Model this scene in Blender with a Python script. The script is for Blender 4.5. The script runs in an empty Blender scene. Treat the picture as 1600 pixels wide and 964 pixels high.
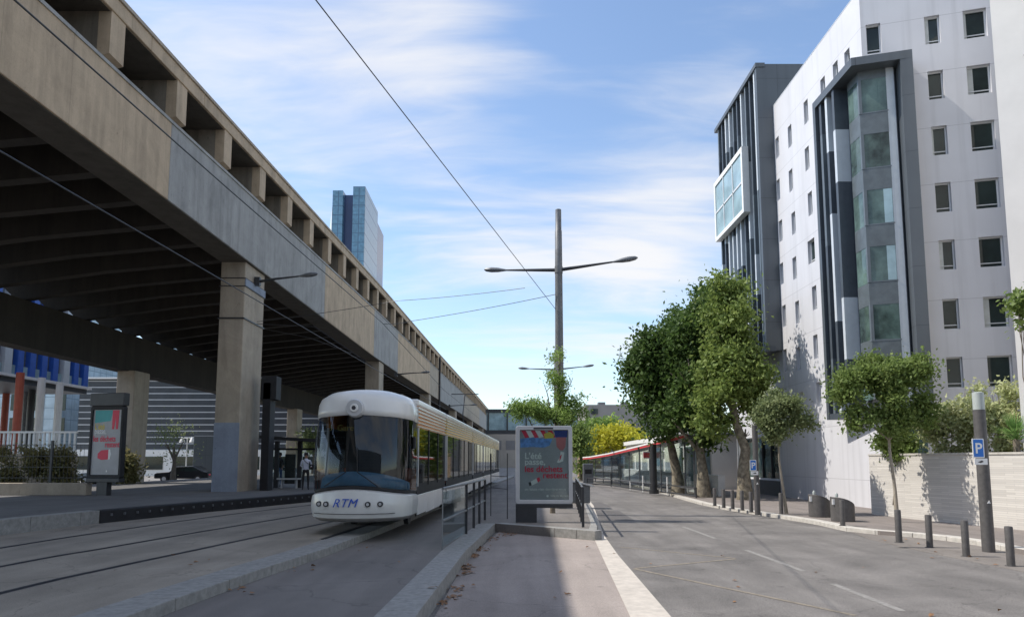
import bpy, bmesh, math, random
import numpy as np
from mathutils import Vector, Matrix, noise
R=math.radians
random.seed(7); rng=np.random.default_rng(7)
sc=bpy.context.scene
col=sc.collection
# ------------------------------------------------------------ camera
EYE=1.85; FPX=1100.0; PITCH=R(6)
cam=bpy.data.cameras.new('camera'); co=bpy.data.objects.new('camera',cam); col.objects.link(co)
co.location=(0,0,EYE); co.rotation_euler=(R(90)+PITCH,0,0)
cam.sensor_width=36; cam.lens=36*FPX/1600
cam.shift_y=(604.4-482)/1600; cam.clip_start=.1; cam.clip_end=3000
sc.camera=co
# ------------------------------------------------------------ sky + sun
SUN_EL=R(50.9); sd=Vector((-.992,.12,0)).normalized(); SUN_DIR=Vector((sd.x*math.cos(SUN_EL),sd.y*math.cos(SUN_EL),math.sin(SUN_EL)))
w=bpy.data.worlds.new('World'); sc.world=w; w.use_nodes=True
nt=w.node_tree; N=nt.nodes; L=nt.links
N.clear()
out=N.new('ShaderNodeOutputWorld'); bg=N.new('ShaderNodeBackground'); bg.inputs[1].default_value=.14
sky=N.new('ShaderNodeTexSky'); sky.sky_type='NISHITA'; sky.sun_disc=False; sky.sun_elevation=SUN_EL
sky.sun_rotation=math.atan2(sd.x,sd.y); sky.air_density=1.0; sky.dust_density=.6; sky.ozone_density=1.3
tc=N.new('ShaderNodeTexCoord'); sx=N.new('ShaderNodeSeparateXYZ'); L.new(tc.outputs['Generated'],sx.inputs[0])
def mth(op,a=None,b=None,c=None,clamp=False):
    n=N.new('ShaderNodeMath'); n.operation=op; n.use_clamp=clamp
    for i,v in enumerate((a,b,c)):
        if v is None: continue
        if isinstance(v,(int,float)): n.inputs[i].default_value=v
        else: L.new(v,n.inputs[i])
    return n.outputs[0]
zz=mth('MAXIMUM',mth('ADD',sx.outputs[2],.22),.05)
cx=mth('DIVIDE',sx.outputs[0],zz); cyy=mth('DIVIDE',sx.outputs[1],zz)
cmb=N.new('ShaderNodeCombineXYZ'); L.new(cx,cmb.inputs[0]); L.new(cyy,cmb.inputs[1])
mp=N.new('ShaderNodeMapping'); mp.inputs['Rotation'].default_value=(0,0,R(35)); mp.inputs['Scale'].default_value=(.75,2.3,1); L.new(cmb.outputs[0],mp.inputs[0])
n1=N.new('ShaderNodeTexNoise'); n1.inputs['Scale'].default_value=1.3; n1.inputs['Detail'].default_value=9; n1.inputs['Roughness'].default_value=.55; n1.inputs['Distortion'].default_value=.5; L.new(mp.outputs[0],n1.inputs[0])
n2=N.new('ShaderNodeTexNoise'); n2.inputs['Scale'].default_value=5; n2.inputs['Detail'].default_value=8; n2.inputs['Distortion'].default_value=1.0; L.new(mp.outputs[0],n2.inputs[0])
def dirpx(x,y):
    a=(x-800)/FPX; b=(604.4-y)/FPX
    return Vector((a,math.cos(PITCH)-b*math.sin(PITCH),math.sin(PITCH)+b*math.cos(PITCH))).normalized()
blob=None
for (x,y,rad,amt) in [(380,90,15,.30),(500,-80,14,.2),(650,150,10,.2),(330,280,10,.12),(760,430,7,.28),(930,440,8,.42),(1060,360,7,.36),(1080,260,8,.22),(700,60,6,.18),(1000,90,9,-.12)]:
    d=dirpx(x,y); vd=N.new('ShaderNodeVectorMath'); vd.operation='DISTANCE'; L.new(tc.outputs['Generated'],vd.inputs[0]); vd.inputs[1].default_value=d
    g=mth('DIVIDE',vd.outputs['Value'],R(rad)); g=mth('MULTIPLY',g,g); g=mth('MULTIPLY',mth('POWER',2.718,mth('MULTIPLY',g,-1.0)),amt)
    blob=g if blob is None else mth('ADD',blob,g)
for d,rad,amt in ((Vector((.2,-.8,.6)),48,.5),(Vector((.9,-.1,.5)),30,.35),(Vector((0,-.3,.95)),25,.3)):  # unseen clouds behind and overhead, added to whiten the light in the shade
    vd=N.new('ShaderNodeVectorMath'); vd.operation='DISTANCE'; L.new(tc.outputs['Generated'],vd.inputs[0]); vd.inputs[1].default_value=d.normalized()
    g=mth('DIVIDE',vd.outputs['Value'],R(rad)); g=mth('MULTIPLY',g,g); g=mth('MULTIPLY',mth('POWER',2.718,mth('MULTIPLY',g,-1.0)),amt); blob=mth('ADD',blob,g)
m=mth('ADD',mth('MULTIPLY',n1.outputs[0],1.7),mth('MULTIPLY',n2.outputs[0],.45))
m=mth('ADD',m,blob)
mr=N.new('ShaderNodeMapRange'); mr.interpolation_type='SMOOTHSTEP'; mr.inputs[1].default_value=1.17; mr.inputs[2].default_value=1.95; L.new(m,mr.inputs[0])
mx=N.new('ShaderNodeMix'); mx.data_type='RGBA'; L.new(mth('MULTIPLY',mr.outputs[0],.9),mx.inputs[0]); L.new(sky.outputs[0],mx.inputs[6]); mx.inputs[7].default_value=(4.3,4.25,4.25,1)
L.new(mx.outputs[2],bg.inputs[0]); L.new(bg.outputs[0],out.inputs[0])
sl=bpy.data.lights.new('sun','SUN'); so=bpy.data.objects.new('sun',sl); col.objects.link(so); sl.energy=3.0; sl.angle=R(.5); sl.color=(1,.94,.85)
so.rotation_euler=SUN_DIR.to_track_quat('Z','Y').to_euler(); so.location=(0,0,60)
sc.view_settings.view_transform='Standard'; sc.view_settings.look='None'; sc.view_settings.exposure=.72; sc.view_settings.gamma=1
# ------------------------------------------------------------ pixel -> world point helpers (used once, to measure real positions)
def _ray(x,y):
    a=(x-800)/FPX; b=(604.4-y)/FPX
    return Vector((a,math.cos(PITCH)-b*math.sin(PITCH),math.sin(PITCH)+b*math.cos(PITCH)))
def G(x,y,z=0):
    r=_ray(x,y); t=(z-EYE)/r.z; return (r.x*t,r.y*t)
def DY(x,y,Y):
    r=_ray(x,y); t=Y/r.y; return Vector((r.x*t,Y,EYE+r.z*t))
# ------------------------------------------------------------ materials
def new_mat(name):
    m=bpy.data.materials.new(name); m.use_nodes=True; return m,m.node_tree.nodes,m.node_tree.links,m.node_tree.nodes['Principled BSDF']
def mat(name,c,rough=.7,metal=0,var=.12,scale=3,bump=0,bscale=40,c2=None,stretch=None,spec=.5,coord='Object'):
    m,n,l,b=new_mat(name)
    b.inputs['Roughness'].default_value=rough; b.inputs['Metallic'].default_value=metal; b.inputs['Specular IOR Level'].default_value=spec
    t=n.new('ShaderNodeTexCoord'); mpn=n.new('ShaderNodeMapping'); l.new(t.outputs[coord],mpn.inputs[0])
    if stretch: mpn.inputs['Scale'].default_value=stretch
    x=n.new('ShaderNodeTexNoise'); x.inputs['Scale'].default_value=scale; x.inputs['Detail'].default_value=8; x.inputs['Roughness'].default_value=.62; l.new(mpn.outputs[0],x.inputs[0])
    r=n.new('ShaderNodeValToRGB'); r.color_ramp.elements[0].position=.33; r.color_ramp.elements[1].position=.68
    lo=[v*(1-var) for v in c]; hi=[min(1,v*(1+var)) for v in (c if c2 is None else c2)]
    r.color_ramp.elements[0].color=(*lo,1); r.color_ramp.elements[1].color=(*hi,1)
    l.new(x.outputs[0],r.inputs[0]); l.new(r.outputs[0],b.inputs['Base Color'])
    if bump:
        y=n.new('ShaderNodeTexNoise'); y.inputs['Scale'].default_value=bscale; y.inputs['Detail'].default_value=4; l.new(mpn.outputs[0],y.inputs[0])
        bp=n.new('ShaderNodeBump'); bp.inputs['Strength'].default_value=bump; bp.inputs['Distance'].default_value=.02; l.new(y.outputs[0],bp.inputs['Height']); l.new(bp.outputs[0],b.inputs['Normal'])
    return m
def asphalt(name,c,speck=.35,patch=.25,stain=(.5,.62)):
    m,n,l,b=new_mat(name); b.inputs['Roughness'].default_value=.88
    t=n.new('ShaderNodeTexCoord')
    a=n.new('ShaderNodeTexNoise'); a.inputs['Scale'].default_value=.55; a.inputs['Detail'].default_value=7; a.inputs['Roughness'].default_value=.6; a.inputs['Distortion'].default_value=.6; l.new(t.outputs['Object'],a.inputs[0])
    f=n.new('ShaderNodeTexNoise'); f.inputs['Scale'].default_value=85; f.inputs['Detail'].default_value=3; l.new(t.outputs['Object'],f.inputs[0])
    mpp=n.new('ShaderNodeMapping'); mpp.inputs['Scale'].default_value=(2.2,.16,1); l.new(t.outputs['Object'],mpp.inputs[0])
    s=n.new('ShaderNodeTexNoise'); s.inputs['Scale'].default_value=1.0; s.inputs['Detail'].default_value=6; l.new(mpp.outputs[0],s.inputs[0])
    def mr(src,a0,a1,b0,b1):
        q=n.new('ShaderNodeMapRange'); q.inputs[1].default_value=a0; q.inputs[2].default_value=a1; q.inputs[3].default_value=b0; q.inputs[4].default_value=b1; l.new(src,q.inputs[0]); return q.outputs[0]
    def mul(p,q):
        k=n.new('ShaderNodeMath'); k.operation='MULTIPLY'; l.new(p,k.inputs[0]); l.new(q,k.inputs[1]); return k.outputs[0]
    v=mul(mr(a.outputs[0],.3,.7,1-patch,1+patch),mr(f.outputs[0],.3,.7,1-speck,1+speck)); v=mul(v,mr(s.outputs[0],.35,.65,.88,1.1))
    # dark tar spots
    vo=n.new('ShaderNodeTexVoronoi'); vo.inputs['Scale'].default_value=1.1; vo.inputs['Randomness'].default_value=1; l.new(t.outputs['Object'],vo.inputs[0])
    v=mul(v,mr(vo.outputs['Distance'],.03,.09,.72,1))
    # fine cracks
    cr=n.new('ShaderNodeTexVoronoi'); cr.feature='DISTANCE_TO_EDGE'; cr.inputs['Scale'].default_value=.33
    wn=n.new('ShaderNodeTexNoise'); wn.inputs['Scale'].default_value=1.6; wn.inputs['Detail'].default_value=6; l.new(t.outputs['Object'],wn.inputs[0])
    va=n.new('ShaderNodeVectorMath'); va.operation='MULTIPLY_ADD'; l.new(wn.outputs['Color'],va.inputs[0]); va.inputs[1].default_value=(1.3,1.3,0); l.new(t.outputs['Object'],va.inputs[2]); l.new(va.outputs[0],cr.inputs[0])
    v=mul(v,mr(cr.outputs['Distance'],.001,.006,.72,1))
    vm=n.new('ShaderNodeVectorMath'); vm.operation='SCALE'; vm.inputs[0].default_value=c; l.new(v,vm.inputs['Scale']); l.new(vm.outputs[0],b.inputs['Base Color'])
    bp=n.new('ShaderNodeBump'); bp.inputs['Strength'].default_value=.5; bp.inputs['Distance'].default_value=.006; l.new(f.outputs[0],bp.inputs['Height']); l.new(bp.outputs[0],b.inputs['Normal'])
    return m
def concrete(name,c,streak=.35,rough=.85,c2=None):
    m,n,l,b=new_mat(name); b.inputs['Roughness'].default_value=rough
    t=n.new('ShaderNodeTexCoord')
    def nz(scale,st,det=8,dist=0):
        q=n.new('ShaderNodeMapping'); q.inputs['Scale'].default_value=st; l.new(t.outputs['Object'],q.inputs[0])
        x=n.new('ShaderNodeTexNoise'); x.inputs['Scale'].default_value=scale; x.inputs['Detail'].default_value=det; x.inputs['Roughness'].default_value=.65; x.inputs['Distortion'].default_value=dist; l.new(q.outputs[0],x.inputs[0]); return x.outputs[0]
    def mr(src,a0,a1,b0,b1):
        q=n.new('ShaderNodeMapRange'); q.inputs[1].default_value=a0; q.inputs[2].default_value=a1; q.inputs[3].default_value=b0; q.inputs[4].default_value=b1; l.new(src,q.inputs[0]); return q.outputs[0]
    def mul(p,q):
        k=n.new('ShaderNodeMath'); k.operation='MULTIPLY'; l.new(p,k.inputs[0]); l.new(q,k.inputs[1]); return k.outputs[0]
    v=mul(mr(nz(.9,(1,1,1),dist=.8),.3,.7,.84,1.14),mr(nz(1.3,(1.6,1.6,.12)),.42,.72,1.06,1-streak))
    v=mul(v,mr(nz(22,(1,1,1),4),.3,.7,.93,1.07))
    v=mul(v,mr(nz(5.5,(1,1,.45),5,1.5),.62,.75,1,.7))
    sp=n.new('ShaderNodeSeparateXYZ'); l.new(t.outputs['Object'],sp.inputs[0])
    fr=n.new('ShaderNodeMath'); fr.operation='PINGPONG'; fr.inputs[1].default_value=1.3; l.new(sp.outputs[1],fr.inputs[0]); v=mul(v,mr(fr.outputs[0],.006,.02,.82,1))
    vo=n.new('ShaderNodeTexVoronoi'); vo.inputs['Scale'].default_value=1.7; l.new(t.outputs['Object'],vo.inputs[0]); v=mul(v,mr(vo.outputs['Distance'],.035,.06,.6,1))
    v=mul(v,mr(nz(.55,(1,.5,.3),9,2.0),.56,.66,1,.84))
    vm=n.new('ShaderNodeVectorMath'); vm.operation='SCALE'; vm.inputs[0].default_value=c; l.new(v,vm.inputs['Scale']); l.new(vm.outputs[0],b.inputs['Base Color'])
    bp=n.new('ShaderNodeBump'); bp.inputs['Strength'].default_value=.25; bp.inputs['Distance'].default_value=.02; l.new(nz(30,(1,1,1),4),bp.inputs['Height']); l.new(bp.outputs[0],b.inputs['Normal'])
    return m
def grid_mat(name,c,line,sx_,sz_,ox=0,oz=0,w_=.02,rough=.6,var=.06,spec=.5,metal=0,ucomp='xy'):
    """surface with thin seams every sx_ metres along the wall and every sz_ metres up"""
    m,n,l,b=new_mat(name); b.inputs['Roughness'].default_value=rough; b.inputs['Specular IOR Level'].default_value=spec; b.inputs['Metallic'].default_value=metal
    t=n.new('ShaderNodeTexCoord'); s=n.new('ShaderNodeSeparateXYZ'); l.new(t.outputs['Object'],s.inputs[0])
    def mm(op,a,bb=None):
        k=n.new('ShaderNodeMath'); k.operation=op
        for i,v in enumerate((a,bb)):
            if v is None: continue
            if isinstance(v,(int,float)): k.inputs[i].default_value=v
            else: l.new(v,k.inputs[i])
        return k.outputs[0]
    u=mm('ADD',s.outputs[0],s.outputs[1]) if ucomp=='xy' else s.outputs[0 if ucomp=='x' else 1]
    lu=mm('LESS_THAN',mm('FRACT',mm('DIVIDE',mm('ADD',u,ox+1000*sx_),sx_)),w_/sx_)
    lz=mm('LESS_THAN',mm('FRACT',mm('DIVIDE',mm('ADD',s.outputs[2],oz+1000*sz_),sz_)),w_/sz_)
    k=mm('MAXIMUM',lu,lz)
    x=n.new('ShaderNodeTexNoise'); x.inputs['Scale'].default_value=.7; x.inputs['Detail'].default_value=8; l.new(t.outputs['Object'],x.inputs[0])
    mr=n.new('ShaderNodeMapRange'); mr.inputs[1].default_value=.3; mr.inputs[2].default_value=.7; mr.inputs[3].default_value=1-var; mr.inputs[4].default_value=1+var; l.new(x.outputs[0],mr.inputs[0])
    mq=n.new('ShaderNodeMapping'); mq.inputs['Scale'].default_value=(3.2,3.2,.13); l.new(t.outputs['Object'],mq.inputs[0])
    x2=n.new('ShaderNodeTexNoise'); x2.inputs['Scale'].default_value=1; x2.inputs['Detail'].default_value=7; l.new(mq.outputs[0],x2.inputs[0])
    m2=n.new('ShaderNodeMapRange'); m2.inputs[1].default_value=.5; m2.inputs[2].default_value=.75; m2.inputs[3].default_value=1; m2.inputs[4].default_value=.86; l.new(x2.outputs[0],m2.inputs[0])
    vm=n.new('ShaderNodeVectorMath'); vm.operation='SCALE'; vm.inputs[0].default_value=c; l.new(mm('MULTIPLY',mr.outputs[0],m2.outputs[0]),vm.inputs['Scale'])
    q=n.new('ShaderNodeMix'); q.data_type='RGBA'; l.new(k,q.inputs[0]); l.new(vm.outputs[0],q.inputs[6]); q.inputs[7].default_value=(*line,1); l.new(q.outputs[2],b.inputs['Base Color'])
    return m
def glass_dark(name,c,rough=.06,var=.5):
    m=mat(name,c,rough,var=var,scale=.6,spec=.45); return m
def glass_clear(name,tint,opac=.35,rough=.03):
    m=bpy.data.materials.new(name); m.use_nodes=True; n=m.node_tree.nodes; l=m.node_tree.links; n.clear()
    o=n.new('ShaderNodeOutputMaterial'); tr=n.new('ShaderNodeBsdfTransparent'); tr.inputs[0].default_value=(*tint,1)
    gl=n.new('ShaderNodeBsdfGlossy'); gl.inputs['Roughness'].default_value=rough; gl.inputs[0].default_value=(.9,.95,1,1)
    fr=n.new('ShaderNodeFresnel'); fr.inputs[0].default_value=1.5
    a=n.new('ShaderNodeMath'); a.operation='MULTIPLY_ADD'; l.new(fr.outputs[0],a.inputs[0]); a.inputs[1].default_value=.5; a.inputs[2].default_value=opac*.08; a.use_clamp=True
    mx=n.new('ShaderNodeMixShader'); l.new(a.outputs[0],mx.inputs[0]); l.new(tr.outputs[0],mx.inputs[1]); l.new(gl.outputs[0],mx.inputs[2]); l.new(mx.outputs[0],o.inputs[0]); return m
def leaf_mat(name,c1,c2,scale=2.2,trans=.42):
    m,n,l,b=new_mat(name); b.inputs['Roughness'].default_value=.55; b.inputs['Specular IOR Level'].default_value=.3
    t=n.new('ShaderNodeTexCoord'); x=n.new('ShaderNodeTexNoise'); x.inputs['Scale'].default_value=scale; x.inputs['Detail'].default_value=8; x.inputs['Roughness'].default_value=.85; l.new(t.outputs['Object'],x.inputs[0])
    r=n.new('ShaderNodeValToRGB'); r.color_ramp.elements[0].position=.38; r.color_ramp.elements[1].position=.64; r.color_ramp.elements[0].color=(*c1,1); r.color_ramp.elements[1].color=(*c2,1)
    l.new(x.outputs[0],r.inputs[0]); l.new(r.outputs[0],b.inputs['Base Color'])
    o=n['Material Output']; ts=n.new('ShaderNodeBsdfTranslucent'); l.new(r.outputs[0],ts.inputs[0]); mx=n.new('ShaderNodeMixShader'); mx.inputs[0].default_value=trans
    l.new(b.outputs[0],mx.inputs[1]); l.new(ts.outputs[0],mx.inputs[2]); l.new(mx.outputs[0],o.inputs[0]); return m
M={}
M['track']=asphalt('track_concrete',(.28,.245,.20),.22,.18)
M['path']=asphalt('path_asphalt',(.175,.16,.148),.4,.15)
M['park']=asphalt('pinkish_asphalt',(.285,.245,.22),.25,.14)
M['road']=asphalt('road_asphalt',(.158,.147,.137),.6,.28)
M['plat']=asphalt('platform_paving',(.13,.125,.12),.2,.15)
M['walk']=asphalt('sidewalk_asphalt',(.20,.175,.16),.25,.15)
M['apron']=asphalt('apron_asphalt',(.19,.17,.152),.25,.15)
M['ground']=asphalt('ground',(.22,.21,.2),.2,.2)
M['granite']=mat('granite_kerb',(.27,.265,.25),.75,var=.22,scale=9,bump=.3,bscale=80)
M['kerbw']=mat('pale_kerb_stone',(.50,.475,.43),.8,var=.16,scale=6,bump=.3)
M['band']=mat('pale_gutter_band',(.50,.455,.40),.85,var=.14,scale=6,bump=.25,bscale=60)
M['paint']=mat('worn_road_paint',(.24,.23,.215),.85,var=.3,scale=14)
M['painty']=mat('worn_yellow_paint',(.22,.19,.15),.85,var=.3,scale=14)
M['rail']=mat('rail_steel',(.045,.045,.05),.45,.6,var=.2)
M['railgap']=mat('rail_rubber',(.07,.07,.075),.9,var=.3)
M['ctan']=concrete('warm_concrete',(.50,.385,.265),.22)
M['cgrey']=concrete('grey_repainted_concrete',(.345,.34,.325),.25)
M['cdark']=concrete('shade_dark_concrete',(.034,.028,.022),.4)  # near-black colour stands for the shade under the deck and in the recesses
M['cshade']=concrete('shade_dark_soffit_concrete',(.085,.075,.06),.3)  # underside shade put into the colour, along with some staining
M['cside']=concrete('shaded_side_concrete',(.25,.215,.17),.5)  # bracket sides painted darker than their faces to stand for shade
M['cpier']=concrete('pier_concrete',(.40,.34,.265),.15)
M['cblue']=concrete('blue_grey_paint',(.27,.31,.38),.1)
M['black']=mat('black_rubber',(.018,.018,.02),.7,var=.3)
M['dmetal']=mat('dark_metal',(.05,.052,.056),.45,.3,var=.15)
M['gmetal']=mat('grey_metal',(.17,.18,.19),.45,.4,var=.2,scale=6)
M['poleg']=mat('pole_grey_paint',(.16,.165,.17),.5,.2,var=.25,scale=3)
M['boll']=mat('bollard_grey',(.10,.095,.093),.55,.1,var=.2,scale=8)
M['alu']=mat('silver_frame',(.56,.57,.58),.4,.25,var=.06)
M['white']=mat('white_paint',(.76,.76,.74),.45,var=.05)
M['tramw']=mat('tram_white',(.72,.72,.70),.22,var=.05,scale=1.5,spec=.6)
M['tramc']=mat('tram_cream',(.60,.585,.545),.25,var=.05,scale=1.5,spec=.6)
M['orange']=mat('orange_plastic',(.78,.14,.03),.5,var=.15)
M['louvo']=mat('orange_louvre',(.62,.26,.09),.4,var=.15)
M['louvg']=mat('gold_louvre',(.75,.46,.07),.4,var=.15)
M['blued']=mat('blue_dashboard',(.09,.23,.37),.5,var=.2)
M['tglass']=glass_clear('tram_glass',(.30,.33,.34),.55)
M['wscreen']=glass_clear('windscreen_glass',(.62,.66,.68),.3)
M['sglass']=glass_clear('shelter_glass',(.86,.9,.89),.12)
M['bluet']=mat('blue_lettering',(.03,.10,.50),.4,var=.02)
M['redt']=mat('red_print',(.80,.04,.09),.5,var=.02)
M['whitet']=mat('white_print',(.85,.85,.83),.5,var=.02)
M['poster']=mat('grey_poster',(.40,.405,.425),.35,var=.12,scale=2)
M['yel']=mat('yellow_print',(.75,.6,.1),.5,var=.05)
M['blueprint']=mat('blue_print',(.16,.34,.72),.5,var=.35,scale=9)
M['navy']=mat('navy_print',(.02,.05,.28),.5,var=.1)
M['pinkp']=mat('pink_print',(.62,.2,.2),.5,var=.1)
M['gold']=mat('dim_display_lettering',(.30,.24,.05),.6,var=.05)
M['teal']=mat('teal_print',(.06,.42,.42),.5,var=.1)
M['wall']=grid_mat('white_facade_panels',(.60,.60,.625),(.44,.44,.46),400,2.44,oz=1.42,w_=.028,rough=.55,var=.035)
M['wall2']=mat('cream_render',(.78,.75,.70),.75,var=.04,scale=1,bump=.1)
M['dpan']=grid_mat('dark_grey_cladding',(.10,.115,.13),(.05,.055,.065),1.7,2.4,w_=.02,rough=.42,metal=.25)
M['fdark']=mat('dark_fin',(.075,.09,.108),.45,.2,var=.1)
M['fmid']=mat('mid_grey_fin',(.13,.155,.175),.45,.2,var=.1)
M['fspan']=mat('spandrel_grey',(.12,.14,.15),.35,.2,var=.15)
M['flight']=mat('light_fin',(.56,.60,.63),.45,.1,var=.05)
M['wglass']=glass_dark('window_glass',(.02,.032,.03),.04)
M['gglass']=glass_dark('green_glass',(.075,.115,.105),.05,.9)
M['bglass']=glass_dark('pale_blue_glass',(.30,.42,.46),.06,.3)
M['wframe']=mat('window_frame',(.62,.63,.64),.4,var=.03)
M['curtain']=mat('pale_blind',(.5,.52,.5),.8,var=.1)
M['stone']=None
def stone():
    m,n,l,b=new_mat('split_stone_wall'); b.inputs['Roughness'].default_value=.9
    t=n.new('ShaderNodeTexCoord'); s=n.new('ShaderNodeSeparateXYZ'); l.new(t.outputs['Object'],s.inputs[0])
    c=n.new('ShaderNodeCombineXYZ'); l.new(s.outputs[1],c.inputs[0]); l.new(s.outputs[2],c.inputs[1])
    br=n.new('ShaderNodeTexBrick'); br.inputs['Scale'].default_value=1; br.inputs['Brick Width'].default_value=.75; br.inputs['Row Height'].default_value=.062; br.inputs['Mortar Size'].default_value=.005
    br.inputs['Color1'].default_value=(.64,.61,.56,1); br.inputs['Color2'].default_value=(.52,.495,.455,1); br.inputs['Mortar'].default_value=(.45,.43,.41,1); br.offset=.37
    l.new(c.outputs[0],br.inputs[0]); l.new(br.outputs[0],b.inputs['Base Color'])
    bp=n.new('ShaderNodeBump'); bp.inputs['Strength'].default_value=.6; bp.inputs['Distance'].default_value=.02; l.new(br.outputs[0],bp.inputs['Height']); l.new(bp.outputs[0],b.inputs['Normal']); return m
M['stone']=stone()
M['bark']=mat('grey_bark',(.16,.135,.105),.9,var=.3,scale=6,bump=.6,bscale=14)
M['barkp']=mat('plane_bark',(.12,.10,.075),.9,var=.4,scale=4,bump=.5,bscale=10,c2=(.24,.21,.155))
M['barks']=mat('pale_young_bark',(.34,.30,.24),.9,var=.2,scale=8,bump=.3)
M['leafd']=leaf_mat('plane_leaf_dark',(.05,.10,.026),(.13,.20,.05))
M['leafm']=leaf_mat('plane_leaf_light',(.12,.19,.045),(.32,.39,.11))
M['leafl']=leaf_mat('locust_leaf',(.16,.26,.06),(.34,.46,.13))
M['leafs']=leaf_mat('street_tree_leaf',(.12,.19,.045),(.26,.33,.10))
M['leafo']=leaf_mat('olive_leaf',(.15,.20,.08),(.30,.34,.16))
M['leafy']=leaf_mat('yellow_leaf',(.36,.38,.03),(.62,.56,.06),trans=.4)
M['leafh']=leaf_mat('shrub_leaf',(.30,.36,.14),(.72,.72,.45),scale=2)
M['hedge']=leaf_mat('hedge_leaf',(.10,.12,.04),(.34,.28,.13),scale=.9)
M['palm']=leaf_mat('palm_leaf',(.10,.20,.05),(.22,.36,.10))
M['brown']=leaf_mat('dry_leaf',(.16,.085,.04),(.36,.20,.10),scale=6,trans=.1)
M['skin']=mat('skin',(.25,.14,.09),.6,var=.05)
M['blackc']=mat('black_cloth',(.02,.02,.022),.85,var=.2)
M['whitec']=mat('white_shirt',(.55,.58,.68),.85,var=.1,scale=12)
M['jeans']=mat('blue_jeans',(.05,.09,.2),.85,var=.2)
M['bbag']=mat('pale_bag',(.55,.55,.5),.8,var=.1)
M['rust']=mat('red_column',(.42,.10,.06),.6,var=.1)
M['bluep']=mat('cobalt_panel',(.03,.11,.46),.45,var=.1)
M['gpan']=mat('grey_panel_glass',(.12,.15,.19),.2,var=.3)
M['silver']=mat('silver_car_paint',(.42,.45,.47),.25,.5,var=.03)
M['carb']=mat('black_car_paint',(.02,.022,.025),.2,.3,var=.03)
M['tyre']=mat('tyre',(.02,.02,.02),.9,var=.1)
M['redr']=mat('red_canopy_edge',(.62,.06,.07),.45,var=.08)
M['pblue']=mat('parking_sign_blue',(.02,.17,.60),.4,var=.02)
M['louvre']=grid_mat('louvred_facade',(.035,.04,.048),(.48,.49,.50),400,.8,w_=.12,rough=.4,var=.3)
M['towb']=grid_mat('tower_blue_glass',(.11,.25,.37),(.06,.13,.21),2.9,4.2,w_=.35,rough=.22,var=.25,spec=.8)
M['towr']=grid_mat('tower_pale_glass',(.27,.36,.43),(.13,.19,.26),400,6.3,w_=.7,rough=.25,var=.12)
M['townavy']=mat('tower_navy_glass',(.03,.055,.14),.2,var=.1,scale=.1)
M['curt']=grid_mat('pale_curtain_wall',(.42,.53,.60),(.26,.35,.42),1.6,1.5,w_=.12,rough=.2,var=.18)
M['mesh']=mat('far_grey_facade',(.30,.28,.26),.8,var=.1,scale=.3)
M['meshd']=mat('far_grey_louvre',(.17,.17,.18),.7,var=.1,scale=.3)
M['wood']=mat('brown_slats',(.32,.22,.14),.8,var=.25,scale=3)
M['lampg']=mat('frosted_lamp_glass',(.42,.46,.44),.3,var=.1)
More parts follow.
